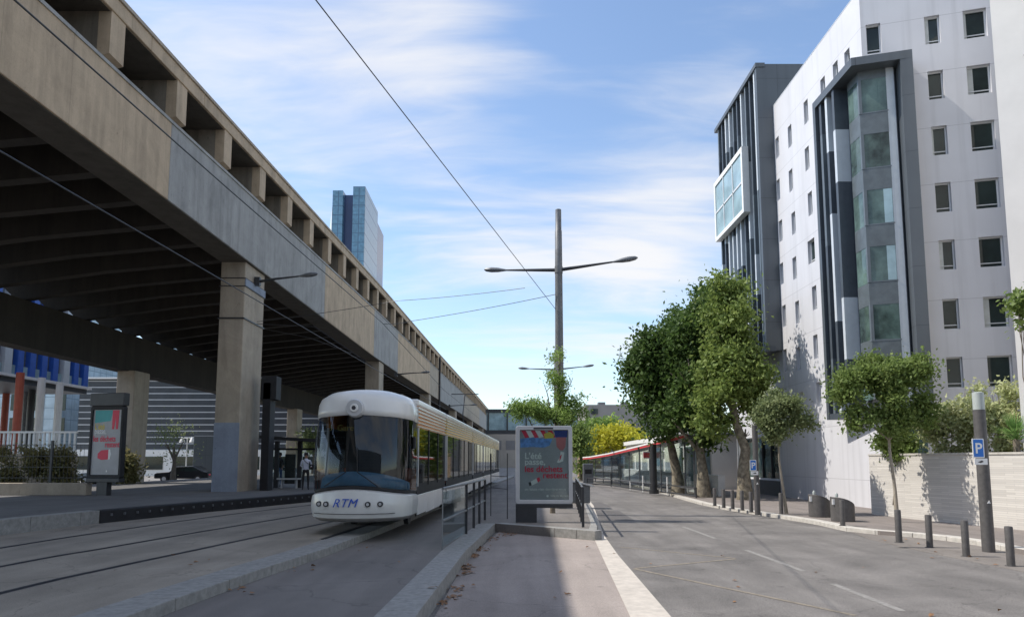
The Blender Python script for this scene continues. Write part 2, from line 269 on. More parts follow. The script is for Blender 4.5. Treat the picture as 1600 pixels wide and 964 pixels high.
# ------------------------------------------------------------ geometry helpers
class MB:
    def __init__(s): s.v=[]; s.f=[]
    def quad(s,a,b,c,d):
        i=len(s.v); s.v+= [tuple(a),tuple(b),tuple(c),tuple(d)]; s.f.append((i,i+1,i+2,i+3)); return s
    def poly(s,pts):
        i=len(s.v); s.v+=[tuple(p) for p in pts]; s.f.append(tuple(range(i,i+len(pts)))); return s
    def prism(s,pts,z0,z1):
        n=len(pts); ar=sum(pts[k][0]*pts[(k+1)%n][1]-pts[(k+1)%n][0]*pts[k][1] for k in range(n))
        if ar<0: pts=pts[::-1]
        i=len(s.v); s.v+=[(p[0],p[1],z0) for p in pts]+[(p[0],p[1],z1) for p in pts]
        s.f.append(tuple(range(i+n-1,i-1,-1))); s.f.append(tuple(range(i+n,i+2*n)))
        for k in range(n): s.f.append((i+k,i+(k+1)%n,i+n+(k+1)%n,i+n+k))
        return s
    def box(s,x0,x1,y0,y1,z0,z1): return s.prism([(x0,y0),(x1,y0),(x1,y1),(x0,y1)],z0,z1)
    def obox(s,o,u,n_,u0,u1,n0,n1,z0,z1):
        P=lambda a,b:(o[0]+u[0]*a+n_[0]*b,o[1]+u[1]*a+n_[1]*b)
        return s.prism([P(u0,n0),P(u1,n0),P(u1,n1),P(u0,n1)],z0,z1)
    def hull8(s,a,b):
        """two quads (4 pts each) joined into a closed solid"""
        i=len(s.v); s.v+=[tuple(p) for p in a]+[tuple(p) for p in b]
        s.f+= [(i+3,i+2,i+1,i),(i+4,i+5,i+6,i+7)]+[(i+k,i+(k+1)%4,i+4+(k+1)%4,i+4+k) for k in range(4)]; return s
    def tube(s,pts,rad,n=8,cap=True):
        pts=[Vector(p) for p in pts]; rs=rad if isinstance(rad,(list,tuple)) else [rad]*len(pts)
        i0=len(s.v); up=Vector((0,0,1))
        for k,p in enumerate(pts):
            d=(pts[min(k+1,len(pts)-1)]-pts[max(k-1,0)]).normalized()
            a=d.cross(up if abs(d.z)<.95 else Vector((1,0,0))).normalized(); b=d.cross(a)
            for j in range(n):
                t=2*math.pi*j/n; q=p+a*math.cos(t)*rs[k]+b*math.sin(t)*rs[k]; s.v.append(tuple(q))
        for k in range(len(pts)-1):
            for j in range(n):
                a=i0+k*n+j; b=i0+k*n+(j+1)%n; s.f.append((a,b,b+n,a+n))
        if cap:
            s.f.append(tuple(i0+j for j in range(n-1,-1,-1))); e=i0+(len(pts)-1)*n; s.f.append(tuple(e+j for j in range(n)))
        return s
    def build(s,name,m,parent=None,smooth=False,bevel=0,origin=None,seg=2):
        me=bpy.data.meshes.new(name)
        v=s.v
        if origin is not None: v=[(a-origin[0],b-origin[1],c-origin[2]) for a,b,c in v]
        me.from_pydata(v,[],s.f)
        bm=bmesh.new(); bm.from_mesh(me)
        if smooth: bmesh.ops.remove_doubles(bm,verts=bm.verts,dist=.0004)
        bmesh.ops.recalc_face_normals(bm,faces=bm.faces)
        bm.to_mesh(me); bm.free()
        me.materials.append(m)
        if smooth:
            for p in me.polygons: p.use_smooth=True
            try: me.set_sharp_from_angle(angle=R(40))
            except Exception: pass
        o=bpy.data.objects.new(name,me); col.objects.link(o)
        if origin is not None: o.location=origin
        if bevel:
            b=o.modifiers.new('bevel','BEVEL'); b.width=bevel; b.segments=seg; b.limit_method='ANGLE'; b.angle_limit=R(35)
        if parent: o.parent=parent
        return o
def tag(o,label=None,cat=None,group=None,kind=None):
    if label: o['label']=label
    if cat: o['category']=cat
    if group: o['group']=group
    if kind: o['kind']=kind
    return o
def empty(name,loc=(0,0,0),rz=0,label=None,cat=None,group=None):
    o=bpy.data.objects.new(name,None); col.objects.link(o); o.location=loc; o.rotation_euler=(0,0,rz); o.empty_display_size=.2
    return tag(o,label,cat,group)
def children(o): return [c for c in bpy.data.objects if c.parent==o]
def copy_tree(o,parent=None):
    c=o.copy(); col.objects.link(c); c.parent=parent
    for ch in children(o): copy_tree(ch,c)
    return c
def struct(o): o['kind']='structure'; return o
def text_mesh(name,txt,size,m,parent=None,loc=(0,0,0),rot=(R(90),0,0),shear=0,ext=.004,align='LEFT',offset=0,label=None,space=1):
    cu=bpy.data.curves.new(name,'FONT'); cu.body=txt; cu.size=size; cu.shear=shear; cu.extrude=ext; cu.align_x=align; cu.offset=offset; cu.space_character=space
    t=bpy.data.objects.new(name+'_src',cu); col.objects.link(t)
    bpy.context.view_layer.update()
    me=bpy.data.meshes.new_from_object(t.evaluated_get(bpy.context.evaluated_depsgraph_get())); bpy.data.objects.remove(t); bpy.data.curves.remove(cu)
    me.name=name; me.materials.clear(); me.materials.append(m)
    o=bpy.data.objects.new(name,me); col.objects.link(o); o.location=loc; o.rotation_euler=rot
    if parent: o.parent=parent
    return o
# ------------------------------------------------------------ ground sheets
def slab(name,pts,z0,z1,m): return struct(MB().prism(pts,z0,z1).build(name,m))
struct(MB().quad((-900,-300,-.32),(900,-300,-.32),(900,1600,-.32),(-900,1600,-.32)).build('ground',M['ground']))
struct(MB().quad((-2.2,-8,-.25),(13,-8,-.25),(16,170,-.25),(3,170,-.25)).build('road',M['road']))
K=[(-4.45,-5),(-4.29,7.93),(-4.1,10.3),(-3.93,12),(-3.66,13.9),(-3.33,18.9),(-2.7,30.7),(-1.6,50),(.2,80)]
K2o=[(-1.32,-5),(-1.18,8.63),(-.98,15),(-.52,21.3)]
IS=[(-.52,21.3),(2.2,19.0),(2.55,21.5),(3.3,31),(4.35,47),(6.6,80)]
slab('path',[(x,y) for x,y in K]+[(6.6,80)][::-1]+IS[::-1][1:]+[(x,y) for x,y in K2o[::-1]][1:],-.3,0,M['path'])
def offs(pl,d):
    o=[]
    for i,p in enumerate(pl):
        a=Vector(pl[max(i-1,0)]); b=Vector(pl[min(i+1,len(pl)-1)]); t=(b-a).normalized(); o.append((p[0]-t.y*d,p[1]+t.x*d))
    return o
PE=[(-13.2,-5),(-12.5,8),(-11.85,16.5),(-11.35,19.6),(-10.18,24.1),(-8.39,30.1),(-7.2,40),(-5.9,60),(-4.2,90)]
slab('trackbed',[(x-.02,y) for x,y in offs(K,.0)]+[(x-.3,y) for x,y in PE[::-1]],-.3,.15,M['track'])
slab('platform',PE+[(-24.5,90),(-24.5,-5)],-.3,.5,M['plat'])
slab('parking_lot',[(-24.52,-5),(-24.52,160),(-90,160),(-90,-5)],-.3,.0,M['ground'])
# parking bay and pale gutter band
slab('parking_bay',[(-1.18,-6),(-1.0,15),(-.4,21.2),(2.25,18.9),(1.6,9.8),(.75,-6)],-.3,-.242,M['park'])
BD=[(.75,-6),(1.6,9.8),(2.0,16),(2.3,20.5),(3.47,33.6),(4.5,50)]
BD2=[(1.3,-6),(2.15,9.8),(2.37,16),(2.62,20.5),(3.85,33.6),(4.9,50)]
struct(MB().prism(BD+BD2[::-1],-.3,-.236).build('gutter_band',M['band']))
def kerb(name,pl,w0,z0,z1,m,step=1.0,inset=0,gap=.012):
    b=MB(); lens=[0]
    for i in range(1,len(pl)): lens.append(lens[-1]+(Vector(pl[i])-Vector(pl[i-1])).length)
    def at(s):
        for i in range(1,len(pl)):
            if s<=lens[i]+1e-6:
                t=(s-lens[i-1])/(lens[i]-lens[i-1]); return Vector(pl[i-1]).lerp(Vector(pl[i]),t)
        return Vector(pl[-1])
    s=0
    def nrm(q):
        a=at(max(q-.3,0)); c=at(min(q+.3,lens[-1])); t=(c-a).normalized(); return Vector((-t.y,t.x))
    while s<lens[-1]-.05:
        e=min(s+step,lens[-1]); a=at(s+gap/2); c=at(e-gap/2); na=nrm(s+gap/2); nc=nrm(e-gap/2)
        b.prism([tuple(a+na*inset),tuple(c+nc*inset),tuple(c+nc*(w0+inset)),tuple(a+na*(w0+inset))],z0,z1); s=e
    return struct(b.build(name,m,bevel=.012))
kerb('track_kerb',K,.58,-.3,.156,M['granite'],1.4,inset=-.02)
kerb('bay_kerb',K2o,.5,-.3,.006,M['granite'],1.0,inset=-.02)
kerb('island_kerb',[(2.22,18.98),(-.5,21.35)][::-1],.32,-.3,.007,M['granite'],.75,inset=-.02)
kerb('island_side_kerb',[(2.24,19.1),(2.57,21.5),(3.32,31),(4.37,47),(6.6,80)],.22,-.3,.005,M['granite'],1.0,inset=-.02)
# platform edge: concrete upstand first, black rubber buffer from Y 19.6 on
kerb('platform_edge',PE[:4],.35,-.3,.504,M['granite'],1.6,inset=-.03)
b=MB()
pe=offs(PE,-.06)[3:]; pi=offs(PE,.3)[3:]
for i in range(len(pe)-1): b.prism([pe[i],pe[i+1],pi[i+1],pi[i]],.12,.503)
struct(b.build('platform_buffer_strip',M['black'],bevel=.03))
b=MB()
for k in range(26):
    t=k/26; y=19.9+t*12; 
    for i in range(3,len(PE)-1):
        if PE[i][1]<=y<=PE[i+1][1]:
            q=(y-PE[i][1])/(PE[i+1][1]-PE[i][1]); x=PE[i][0]+(PE[i+1][0]-PE[i][0])*q; b.box(x+.02,x+.1,y,y+.07,.33,.40)
struct(b.build('platform_buffer_bolt',M['gmetal']))
# rails : groove + steel
def railline(name,pl,z=.153):
    b=MB()
    for d0,d1,zz in ((-.075,.075,z),):
        a=offs(pl,d0); c=offs(pl,d1)
        for i in range(len(pl)-1): b.quad((*a[i],zz),(*a[i+1],zz),(*c[i+1],zz),(*c[i],zz))
    o=b.build(name,M['railgap']); struct(o)
    b=MB(); a=offs(pl,-.03); c=offs(pl,.03)
    for i in range(len(pl)-1): b.prism([a[i],a[i+1],c[i+1],c[i]],z-.05,z+.006)
    o2=b.build(name+'_head',M['rail'],o); return o
def sm(pts,n=5):
    out=[]
    for i in range(len(pts)-1):
        p0,p1,p2,p3=[Vector(pts[max(0,min(len(pts)-1,j))]) for j in (i-1,i,i+1,i+2)]
        for k in range(n):
            t=k/n; out.append(tuple(.5*((2*p1)+(p2-p0)*t+(2*p0-5*p1+4*p2-p3)*t*t+(3*p1-p0-3*p2+p3)*t**3)))
    out.append(tuple(pts[-1])); return out
RA=[(-6.75,2),(-6.62,9.3),(-6.42,11.5),(-6.1,13.7),(-5.72,16.3),(-5.25,19.1),(-4.6,24),(-3.9,32),(-2.7,52),(-1,80)]
RB=[(-8.55,2),(-8.29,11.6),(-8.0,14),(-7.5,17.5),(-6.75,22),(-6.0,27),(-5.4,34),(-4.2,52),(-2.5,80)]
RC=[(-10.35,2),(-10.06,14.1),(-9.75,17.8),(-9.0,23),(-7.79,28),(-7.1,34),(-6,52),(-4,80)]
RD=[(-4.13,15.6),(-3.95,18),(-3.55,24),(-2.7,34),(-1.6,48)]
for p in (RA,RB,RC): railline('tram_rail',sm(p))
railline('tram_rail',sm(RD),.162)
# right pavement
kr=[(13.2,-8),(12.6,5),(11.9,12),(11.5,16.2),(11.65,18.2),(11.35,19.5),(10.5,20.4),(10.05,21.5),(10.15,24),(9.75,27),(9.25,30.5),(9.1,34),(9.4,40),(9.9,48),(10.3,60),(12,100)]
slab('sidewalk',kr+[(40,100),(40,-8)],-.3,-.13,M['walk'])
kerb('sidewalk_kerb',kr,-.34,-.3,-.124,M['kerbw'],1.0,inset=.02)
struct(MB().prism([(12.4,-8),(11.0,5),(9.75,13.7),(9.6,16.5),(9.65,19.3),(10.1,21.4),(11.3,19.5),(11.65,18.2),(11.5,16.2),(11.9,12),(12.6,5),(13.2,-8)],-.3,-.243).build('apron',M['apron']))
# painted marks
def stripe(name,p,q,w0,m,z=-.246):
    a=Vector(p); c=Vector(q); t=(c-a).normalized(); n_=Vector((-t.y,t.x))*w0/2
    return struct(MB().quad((*(a-n_),z),(*(c-n_),z),(*(c+n_),z),(*(a+n_),z)).build(name,m))
stripe('road_marking',(5.55,17.0),(5.6,13.8),.12,M['paint']); stripe('road_marking',(5.52,12.4),(5.5,10.2),.12,M['paint']); stripe('road_marking',(5.55,19.5),(5.5,23),.12,M['paint']); stripe('road_marking',(5.5,8.4),(5.45,6),.12,M['paint'])
stripe('bus_bay_marking',(2.66,17.6),(4.85,15.6),.09,M['painty']); stripe('bus_bay_marking',(4.83,15.5),(2.42,14.15),.09,M['painty'],-.2455); stripe('bus_bay_marking',(2.39,14.1),(4.7,9.9),.09,M['painty'],-.245)
def patch(px,m,z): return struct(MB().poly([(*G(x,y,-.25),z) for x,y in px]).build('asphalt_patch',m))
M['patch']=asphalt('dark_repair_asphalt',(.105,.098,.095),.25,.1)
patch([(925,797),(966,797),(992,813),(937,812)],M['patch'],-.2462); patch([(909,785),(940,785),(957,792),(917,792)],M['patch'],-.2462)
patch([(1010,905),(1085,925),(1050,938),(990,915)],M['patch'],-.2462) if False else None
# ------------------------------------------------------------ elevated road viaduct
FX=[(-12,-12),(-12,64),(-10.9,104),(-8.6,170),(-7.0,230),(-6,300)]
def fx(y):
    for i in range(1,len(FX)):
        if y<=FX[i][1]:
            t=(y-FX[i-1][1])/(FX[i][1]-FX[i-1][1]); return FX[i-1][0]+t*(FX[i][0]-FX[i-1][0])
    return FX[-1][0]
def zl(y): return 13.45+min(max(y-17,-20),47)*.035
def zt(y): return 15.75+min(max(y-20,-25),44)*.042
via=empty('elevated_viaduct',(-18,0,0),0,'long raised concrete road viaduct on square piers with a coffered parapet','viaduct')
def vb(mb,name,m,parent=via,bevel=0,lab=None):
    o=mb.build(name,m,None,bevel=bevel); o.parent=parent; o.matrix_parent_inverse=parent.matrix_world.inverted()
    if lab: o['label']=lab
    return o
bpy.context.view_layer.update()
segs=[(-48,23.75,'ctan','tan girder face'),(23.75,44.3,'cgrey','grey repainted girder face'),(44.3,60.5,'ctan','tan girder face'),(60.5,72,'cgrey','grey repainted girder face'),(72,95,'ctan','tan girder face'),(95,104,'cpier',None),(104,140,'cgrey','grey repainted girder face'),(140,180,'cpier',None),(180,230,'cgrey',None),(230,300,'cpier',None)]
for a,c,m,lab in segs:
    x0,x1=fx(a),fx(c)
    q=MB().hull8([(x0-1.3,a,10.9),(x0,a,10.9),(x0,a,zl(a)),(x0-1.3,a,zl(a))],[(x1-1.3,c,10.9),(x1,c,10.9),(x1,c,zl(c)),(x1-1.3,c,zl(c))])
    gd=vb(q,'girder',M[m],bevel=.03,lab=lab)
    vb(MB().hull8([(x0-1.28,a,10.875),(x0-.05,a,10.875),(x0-.05,a,10.897),(x0-1.28,a,10.897)],[(x1-1.28,c,10.875),(x1-.05,c,10.875),(x1-.05,c,10.897),(x1-1.28,c,10.897)]),'shade_soffit',M['cshade'])  # thin dark sheet added to give the girder underside its shade
# small lip on the girder head and dark recess behind the brackets, deck slab and top rail
lip=MB(); rso=MB(); rec=MB(); deck=MB(); rail=MB(); cap=MB()
ys=list(range(-50,66,4))+[66,75,85,95,104,120,140,160,180,200,230,265,300]
for a,c in zip(ys[:-1],ys[1:]):
    x0,x1=fx(a),fx(c)
    def hb(mb,l0,r0,zb0,zt0,zb1,zt1): mb.hull8([(x0+l0,a,zb0),(x0+r0,a,zb0),(x0+r0,a,zt0),(x0+l0,a,zt0)],[(x1+l0,c,zb1),(x1+r0,c,zb1),(x1+r0,c,zt1),(x1+l0,c,zt1)])
    hb(lip,-1.2,.04,zl(a)-.01,zl(a)+.10,zl(c)-.01,zl(c)+.10)
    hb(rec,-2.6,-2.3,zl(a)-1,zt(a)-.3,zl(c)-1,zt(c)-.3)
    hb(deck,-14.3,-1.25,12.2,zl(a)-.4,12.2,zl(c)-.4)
    hb(rail,-2.7,.08,zt(a)-.5,zt(a),zt(c)-.5,zt(c))
    hb(rso,-2.68,-.02,zt(a)-.525,zt(a)-.502,zt(c)-.525,zt(c)-.502)  # thin parapet underside sheet, its shade and staining put into the colour
    hb(cap,-.25,.14,zt(a)-.02,zt(a)+.10,zt(c)-.02,zt(c)+.10)
vb(lip,'girder_lip',M['cgrey']); vb(rec,'recess_wall',M['cdark']); vb(deck,'deck_slab',M['cdark']); vb(rso,'parapet_soffit',M['cshade']); vb(rail,'parapet',M['ctan'],bevel=.03); vb(cap,'parapet_coping',M['cpier'])
# brackets: vertical fins with bevelled feet
y=-8.9; nb=0
while y<290 and nb<98:
    x0=fx(y); hw=.38
    z0=zl(y)+.22; z1=zt(y)-.5
    b=MB()
    b.hull8([(x0-2.3,y-hw,z0+.9),(x0-2.3,y+hw,z0+.9),(x0-2.3,y+hw,z1),(x0-2.3,y-hw,z1)],[(x0-.35,y-hw,z0),(x0-.35,y+hw,z0),(x0-.35,y+hw,z1),(x0-.35,y-hw,z1)])
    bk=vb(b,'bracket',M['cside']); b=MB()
    b.hull8([(x0-.35,y-hw,z0),(x0-.35,y+hw,z0),(x0-.35,y+hw,z1),(x0-.35,y-hw,z1)],[(x0+.03,y-hw,z0+.12),(x0+.03,y+hw,z0+.12),(x0+.03,y+hw,z1),(x0+.03,y-hw,z1)])
    bf=b.build('bracket_face',M['ctan'],bk); y+=4.15; nb+=1
# transverse ribs under the deck
y=2.0; k=0
while y<210 and k<96:
    x0=fx(y); b=MB()
    prof=[(x0-1.25,10.9),(x0-6.5,10.4),(x0-11.2,9.75),(x0-12.1,9.6),(x0-14.2,11.6),(x0-14.3,12.25),(x0-1.25,12.25)]
    i=len(b.v); n_=len(prof)
    b.v+=[(p[0],y-.22,p[1]) for p in prof]+[(p[0],y+.22,p[1]) for p in prof]
    b.f.append(tuple(range(n_))); b.f.append(tuple(range(2*n_-1,n_-1,-1)))
    for j in range(n_): b.f.append((j,(j+1)%n_,n_+(j+1)%n_,n_+j))
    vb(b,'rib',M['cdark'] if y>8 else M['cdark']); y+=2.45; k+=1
# rear longitudinal beam
for a,c in ((-14,28),(28,64),(64,104),(104,170),(170,230)):
    x0,x1=fx(a)-12.6,fx(c)-12.6
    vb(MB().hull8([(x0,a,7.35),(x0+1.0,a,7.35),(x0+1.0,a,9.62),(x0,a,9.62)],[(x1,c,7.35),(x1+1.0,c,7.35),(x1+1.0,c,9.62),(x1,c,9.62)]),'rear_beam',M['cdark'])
def pier(x0,x1,y0,y1,z1,m,lab=None):
    o=vb(MB().box(x0,x1,y0,y1,.4,z1),'pier',m,bevel=.04); 
    if lab: o['label']=lab
    return o
pier(-13.28,-12.16,31.4,33.9,10.95,M['cpier'],'nearest tan pier with dark bands and a blue grey painted foot')
for y in (63.5,95,127,160,195): pier(fx(y)-1.35,fx(y)-.08,y,y+2.2,10.95,M['cpier'])
pier(-13.35,-12.06,-1.5,.9,10.95,M['cpier'])
for y in (11,43,75,107,140,175): pier(fx(y)-12.3,fx(y)-11.2,y,y+1.8,7.4,M['cpier'])
# painted feet and straps of the near pier
vb(MB().box(-13.285,-12.155,31.385,31.4,.5,3.55),'painted_foot',M['cblue'])
for z0,z1 in ((9.75,9.78),(10.12,10.15)): vb(MB().box(-13.32,-12.12,31.36,33.94,z0,z1),'strap',M['dmetal'])
vb(MB().box(-12.15,-12.11,31.38,33.92,9.79,10.11),'painted_band',M['cblue'])
vb(MB().box(-13.33,-12.11,31.35,33.95,8.25,8.31),'strap',M['dmetal'])
# black drain pipe at the expansion joint
vb(MB().tube([(-10.78,104,0),(-10.78,104,17.3)],.16,8),'drain_pipe',M['black'])
# ------------------------------------------------------------ glazed footbridge across the far end
fb=empty('footbridge',(-3,150,0),0,'dark framed glazed footbridge meeting the far end of the viaduct','bridge')
def pt(mb,name,m,parent,**kw):
    o=mb.build(name,m,None,**kw); o.parent=parent
    if parent.type=='EMPTY': o.matrix_parent_inverse=parent.matrix_basis.inverted()
    return o
lab_fb=[pt(MB().box(-5.6,14,148,152,12.0,12.7),'roof',M['dmetal'],fb),pt(MB().box(-5.6,14,148,152,7.6,8.3),'floor_beam',M['dmetal'],fb),pt(MB().box(-5.4,13.8,148.4,151.6,8.3,12.0),'glazing',M['bglass'],fb)]
for x in range(-5,15,4): pt(MB().box(x-.15,x+.15,147.9,148.38,8.3,12.0),'mullion',M['dmetal'],fb)
pt(MB().box(12.5,13.8,149,151,-.3,7.6),'support_pier',M['cpier'],fb)
# ------------------------------------------------------------ tower
tw=empty('glass_tower',(-68,300,0),0,'tall blue glass tower rising behind the viaduct','tower')
P=lambda px,py,Y: DY(px,py,Y)
a0=P(541,297,300).x; ax=P(520,297,300).x; a1=P(536,297,300).x; 
xl,xm1,xm2,xr=P(520,300,300).x,P(536,300,300).x,P(552,300,300).x,P(571,300,300).x
pt(MB().box(xl,xm1,300,326,-1,120.5),'left_glazing',M['towb'],tw)
pt(MB().box(xm1,xm2,303,326,-1,119.5),'dark_core',M['townavy'],tw)
pt(MB().prism([(xm2,300),(xr,300),(xr-.6,332),(xm2,332)],-1,122.2),'right_glazing',M['towr'],tw)
pt(MB().box(xm2+.05,xr-.05,299.5,299.98,-1,122.1),'front_glazing',M['towb'],tw)
pt(MB().prism([(xr-.7,332.1),(xr-1.4,352),(xm2,352),(xm2,332.1)],-1,117),'rear_wing',M['townavy'],tw)
pt(MB().prism([(xl-.1,300),(xl-.1,326),(xl-9,342),(xl-9,330)],-1,113),'sail_wing',M['flight'],tw)
# ------------------------------------------------------------ buildings behind the viaduct, left
def window(parent,o,u,nn,uc,zc,w0,h0,depth=.12,frame=.05,gm='wglass',low=True,blind=False,name='window'):
    b=MB()
    b.obox(o,u,nn,uc-w0/2,uc-w0/2+frame,-depth,-depth+.05,zc-h0/2,zc+h0/2)
    b.obox(o,u,nn,uc+w0/2-frame,uc+w0/2,-depth,-depth+.05,zc-h0/2,zc+h0/2)
    b.obox(o,u,nn,uc-w0/2+frame,uc+w0/2-frame,-depth,-depth+.05,zc+h0/2-frame,zc+h0/2)
    b.obox(o,u,nn,uc-w0/2+frame,uc+w0/2-frame,-depth,-depth+.05,zc-h0/2,zc-h0/2+frame)
    if low: b.obox(o,u,nn,uc-w0/2+frame,uc+w0/2-frame,-depth+.001,-depth+.045,zc-h0*.36,zc-h0*.36+frame*.7)
    f=pt(b,name,M['wframe'],parent)
    g=MB().obox(o,u,nn,uc-w0/2+frame,uc+w0/2-frame,-depth-.03,-depth,zc-h0/2+frame,zc+h0/2-frame).build('pane',M[gm],None); g.parent=f
    if blind:
        g=MB().obox(o,u,nn,uc-w0/2+frame,uc-w0/2+frame+w0*blind,-depth,-depth+.01,zc-h0/2+frame,zc+h0/2-frame).build('blind',M['curtain'],None); g.parent=f
    return f
bb=empty('blue_striped_building',(-40,50,0),0,'office block clad in cobalt blue and white vertical panels raised on columns','building')
pt(MB().box(-52,-37.0,38,60.8,8.2,19),'body',M['gpan'],bb); pt(MB().box(-52,-36.9,38,60.8,7.6,7.99),'floor_slab',M['fdark'],bb)
pt(MB().box(-52.1,-36.6,37.9,61.0,8.0,8.2),'floor_edge',M['white'],bb)
y=38.2; i=0
while y<60.6:
    wd=.75 if i%5==4 else .62
    pt(MB().box(-37.0,-36.62,y,y+wd,8.2,19.0),'fin',M['flight'] if i%5==4 else M['bluep'],bb); y+=1.35; i+=1
pt(MB().box(-37.0,-36.8,38,60.8,8.2,8.9),'sill_band',M['bglass'],bb)
for (px,mt,Y) in ((28,'rust',49),(62,'white',52),(91,'white',55),(48,'dmetal',57),(8,'rust',60),(40,'gmetal',59)):
    x=DY(px,640,Y).x; pt(MB().tube([(x,Y,-.2),(x,Y,8.0)],.26,12),'column',M[mt],bb)
pb=empty('pale_glass_block',(-70,100,0),0,'pale blue curtain wall office block seen behind the blue striped building','building')
pt(MB().box(-105,-62,96,110,-.3,26),'wall',M['curt'],pb)
for r in range(2):
    for c in range(3): pt(MB().box(-68.5+c*3.0,-67.0+c*3.0,95.9,96,5.5+r*3.2,7.7+r*3.2),'window',M['wglass'],pb)
lb=empty('louvred_building',(-48,90,0),0,'low dark office building with pale horizontal louvres behind the near pier','building')
pt(MB().box(-55.5,-20,90,104,3.2,12.3),'louvred_wall',M['louvre'],lb)
pt(MB().box(-56,-19.5,89.4,104.2,12.3,12.5),'roof',M['white'],lb)
pt(MB().box(-55,-20.5,88,104,-.3,3.2),'ground_floor_wall',M['white'],lb)
for x in range(-54,-22,4): pt(MB().box(x,x+2.6,87.9,88,.8,2.4),'window',M['wglass'],lb)
gb=empty('curtain_wall_building',(-60,112,0),0,'tall pale glass building rising behind the louvred office building','building')
pt(MB().box(-61,-25,118,130,-.3,24),'wall',M['curt'],gb)
# white picket wall on the far side
pw=empty('white_parapet_fence',(-40,44.5,0),0,'white slatted fence in front of the raised blue striped building','fence')
pt(MB().box(-52,-27.5,44.5,44.8,-.2,2.3),'base_wall',M['cpier'],pw)
b=MB()
x=-52
while x<-27.5: b.box(x,x+.1,44.55,44.65,2.3,3.6); x+=.32
b.box(-52,-27.5,44.5,44.7,3.6,3.72)
pt(b,'slat_rail',M['white'],pw)
# low concrete step behind the advertising stand
tag(MB().box(-24.4,-16.9,28.2,28.6,.5,.98).build('low_wall',M['cpier'],bevel=.02),'low concrete wall at the back of the platform left of the dark advertising stand','wall')
# dark mesh fence
mf=empty('mesh_fence',(-27,40,.0),0,'dark wire mesh fence with square posts in front of the dry hedge','fence')
for k,x in enumerate((-33.2,-29.6,-26.0,-22.4)):
    pt(MB().box(x-.06,x+.06,39.9,40.02,.0,3.0),'post',M['dmetal'],mf)
b=MB()
x=-33.2
while x<-22.4: b.box(x,x+.012,39.95,39.965,.3,2.75); x+=.22
for z in (.3,.9,1.5,2.1,2.75): b.box(-33.2,-22.4,39.93,39.95,z,z+.03)
pt(b,'wire_mesh',M['dmetal'],mf)
# ------------------------------------------------------------ foliage
def leaves(name,m,ells,n,size,parent=None,clump=.35,per=26,shell=.55,origin=(0,0,0),droop=.3,aspect=.55):
    """many small leaf faces grouped in clumps through the volume of several ellipsoids"""
    vols=np.array([e[3]*e[4]*e[5] for e in ells],float); pr=vols**.8; pr/=pr.sum()
    nc=max(1,n//per); V=[]; 
    cen=[]
    # boughs: uneven sub-masses inside every ellipsoid, some of them poking out of the outline
    nb_=max(12,nc//9); boughs=[]
    for j in rng.choice(len(ells),nb_,p=pr):
        e=ells[j]; d=rng.normal(size=3); d/=np.linalg.norm(d); rr=(shell+(1.0-shell)*rng.random())*rng.uniform(.75,1.12)
        rad=np.array(e[3:6])*rng.uniform(.12,.32); boughs.append((np.array(e[:3])+d*np.array(e[3:6])*rr*.88,np.maximum(rad,clump*.8)))
    wts=np.array([b_[1].prod()**.6 for b_ in boughs]); wts/=wts.sum()
    for j in rng.choice(nb_,nc,p=wts):
        c0,rad=boughs[j]; d=rng.normal(size=3); d/=np.linalg.norm(d); cen.append(c0+d*rad*rng.random()**.4*np.array([1,1,.75]))
    cen=np.array(cen)
    C=np.repeat(cen,per,axis=0)+rng.normal(size=(nc*per,3))*clump*(.7+.9*rng.random((nc*per,1))**2)*np.array([1,1,.75])
    k=len(C)
    a=rng.normal(size=(k,3)); a[:,2]-=droop; a/=np.linalg.norm(a,axis=1)[:,None]
    t=rng.normal(size=(k,3)); bvec=np.cross(a,t); bvec/=np.linalg.norm(bvec,axis=1)[:,None]
    s=(size*(.6+.8*rng.random(k)))[:,None]
    nn=np.cross(a,bvec)
    p0=C-a*s*.5; p1=C+bvec*s*aspect*.5+nn*s*.08; p2=C+a*s*.5; p3=C-bvec*s*aspect*.5+nn*s*.08
    Vt=np.stack([p0,p1,p2,p3],1).reshape(-1,3)
    me=bpy.data.meshes.new(name); me.vertices.add(4*k); me.vertices.foreach_set('co',Vt.ravel())
    me.loops.add(4*k); me.loops.foreach_set('vertex_index',np.arange(4*k,dtype=np.int32)); me.polygons.add(k)
    me.polygons.foreach_set('loop_start',np.arange(0,4*k,4,dtype=np.int32)); me.update(calc_edges=True)
    me.materials.append(m)
    o=bpy.data.objects.new(name,me); col.objects.link(o); o.location=origin
    if parent: o.parent=parent
    return o
def limb(b,p,q,r0,r1,wob=.12,n=7,seg=6):
    p=Vector(p); q=Vector(q); L_=(q-p).length; pts=[]
    for k in range(seg+1):
        t=k/seg; o=Vector((random.uniform(-1,1),random.uniform(-1,1),random.uniform(-.4,.4)))*wob*L_*.25*math.sin(math.pi*t)
        pts.append(p.lerp(q,t)+o)
    b.tube(pts,[r0+(r1-r0)*k/seg for k in range(seg+1)],n); return pts
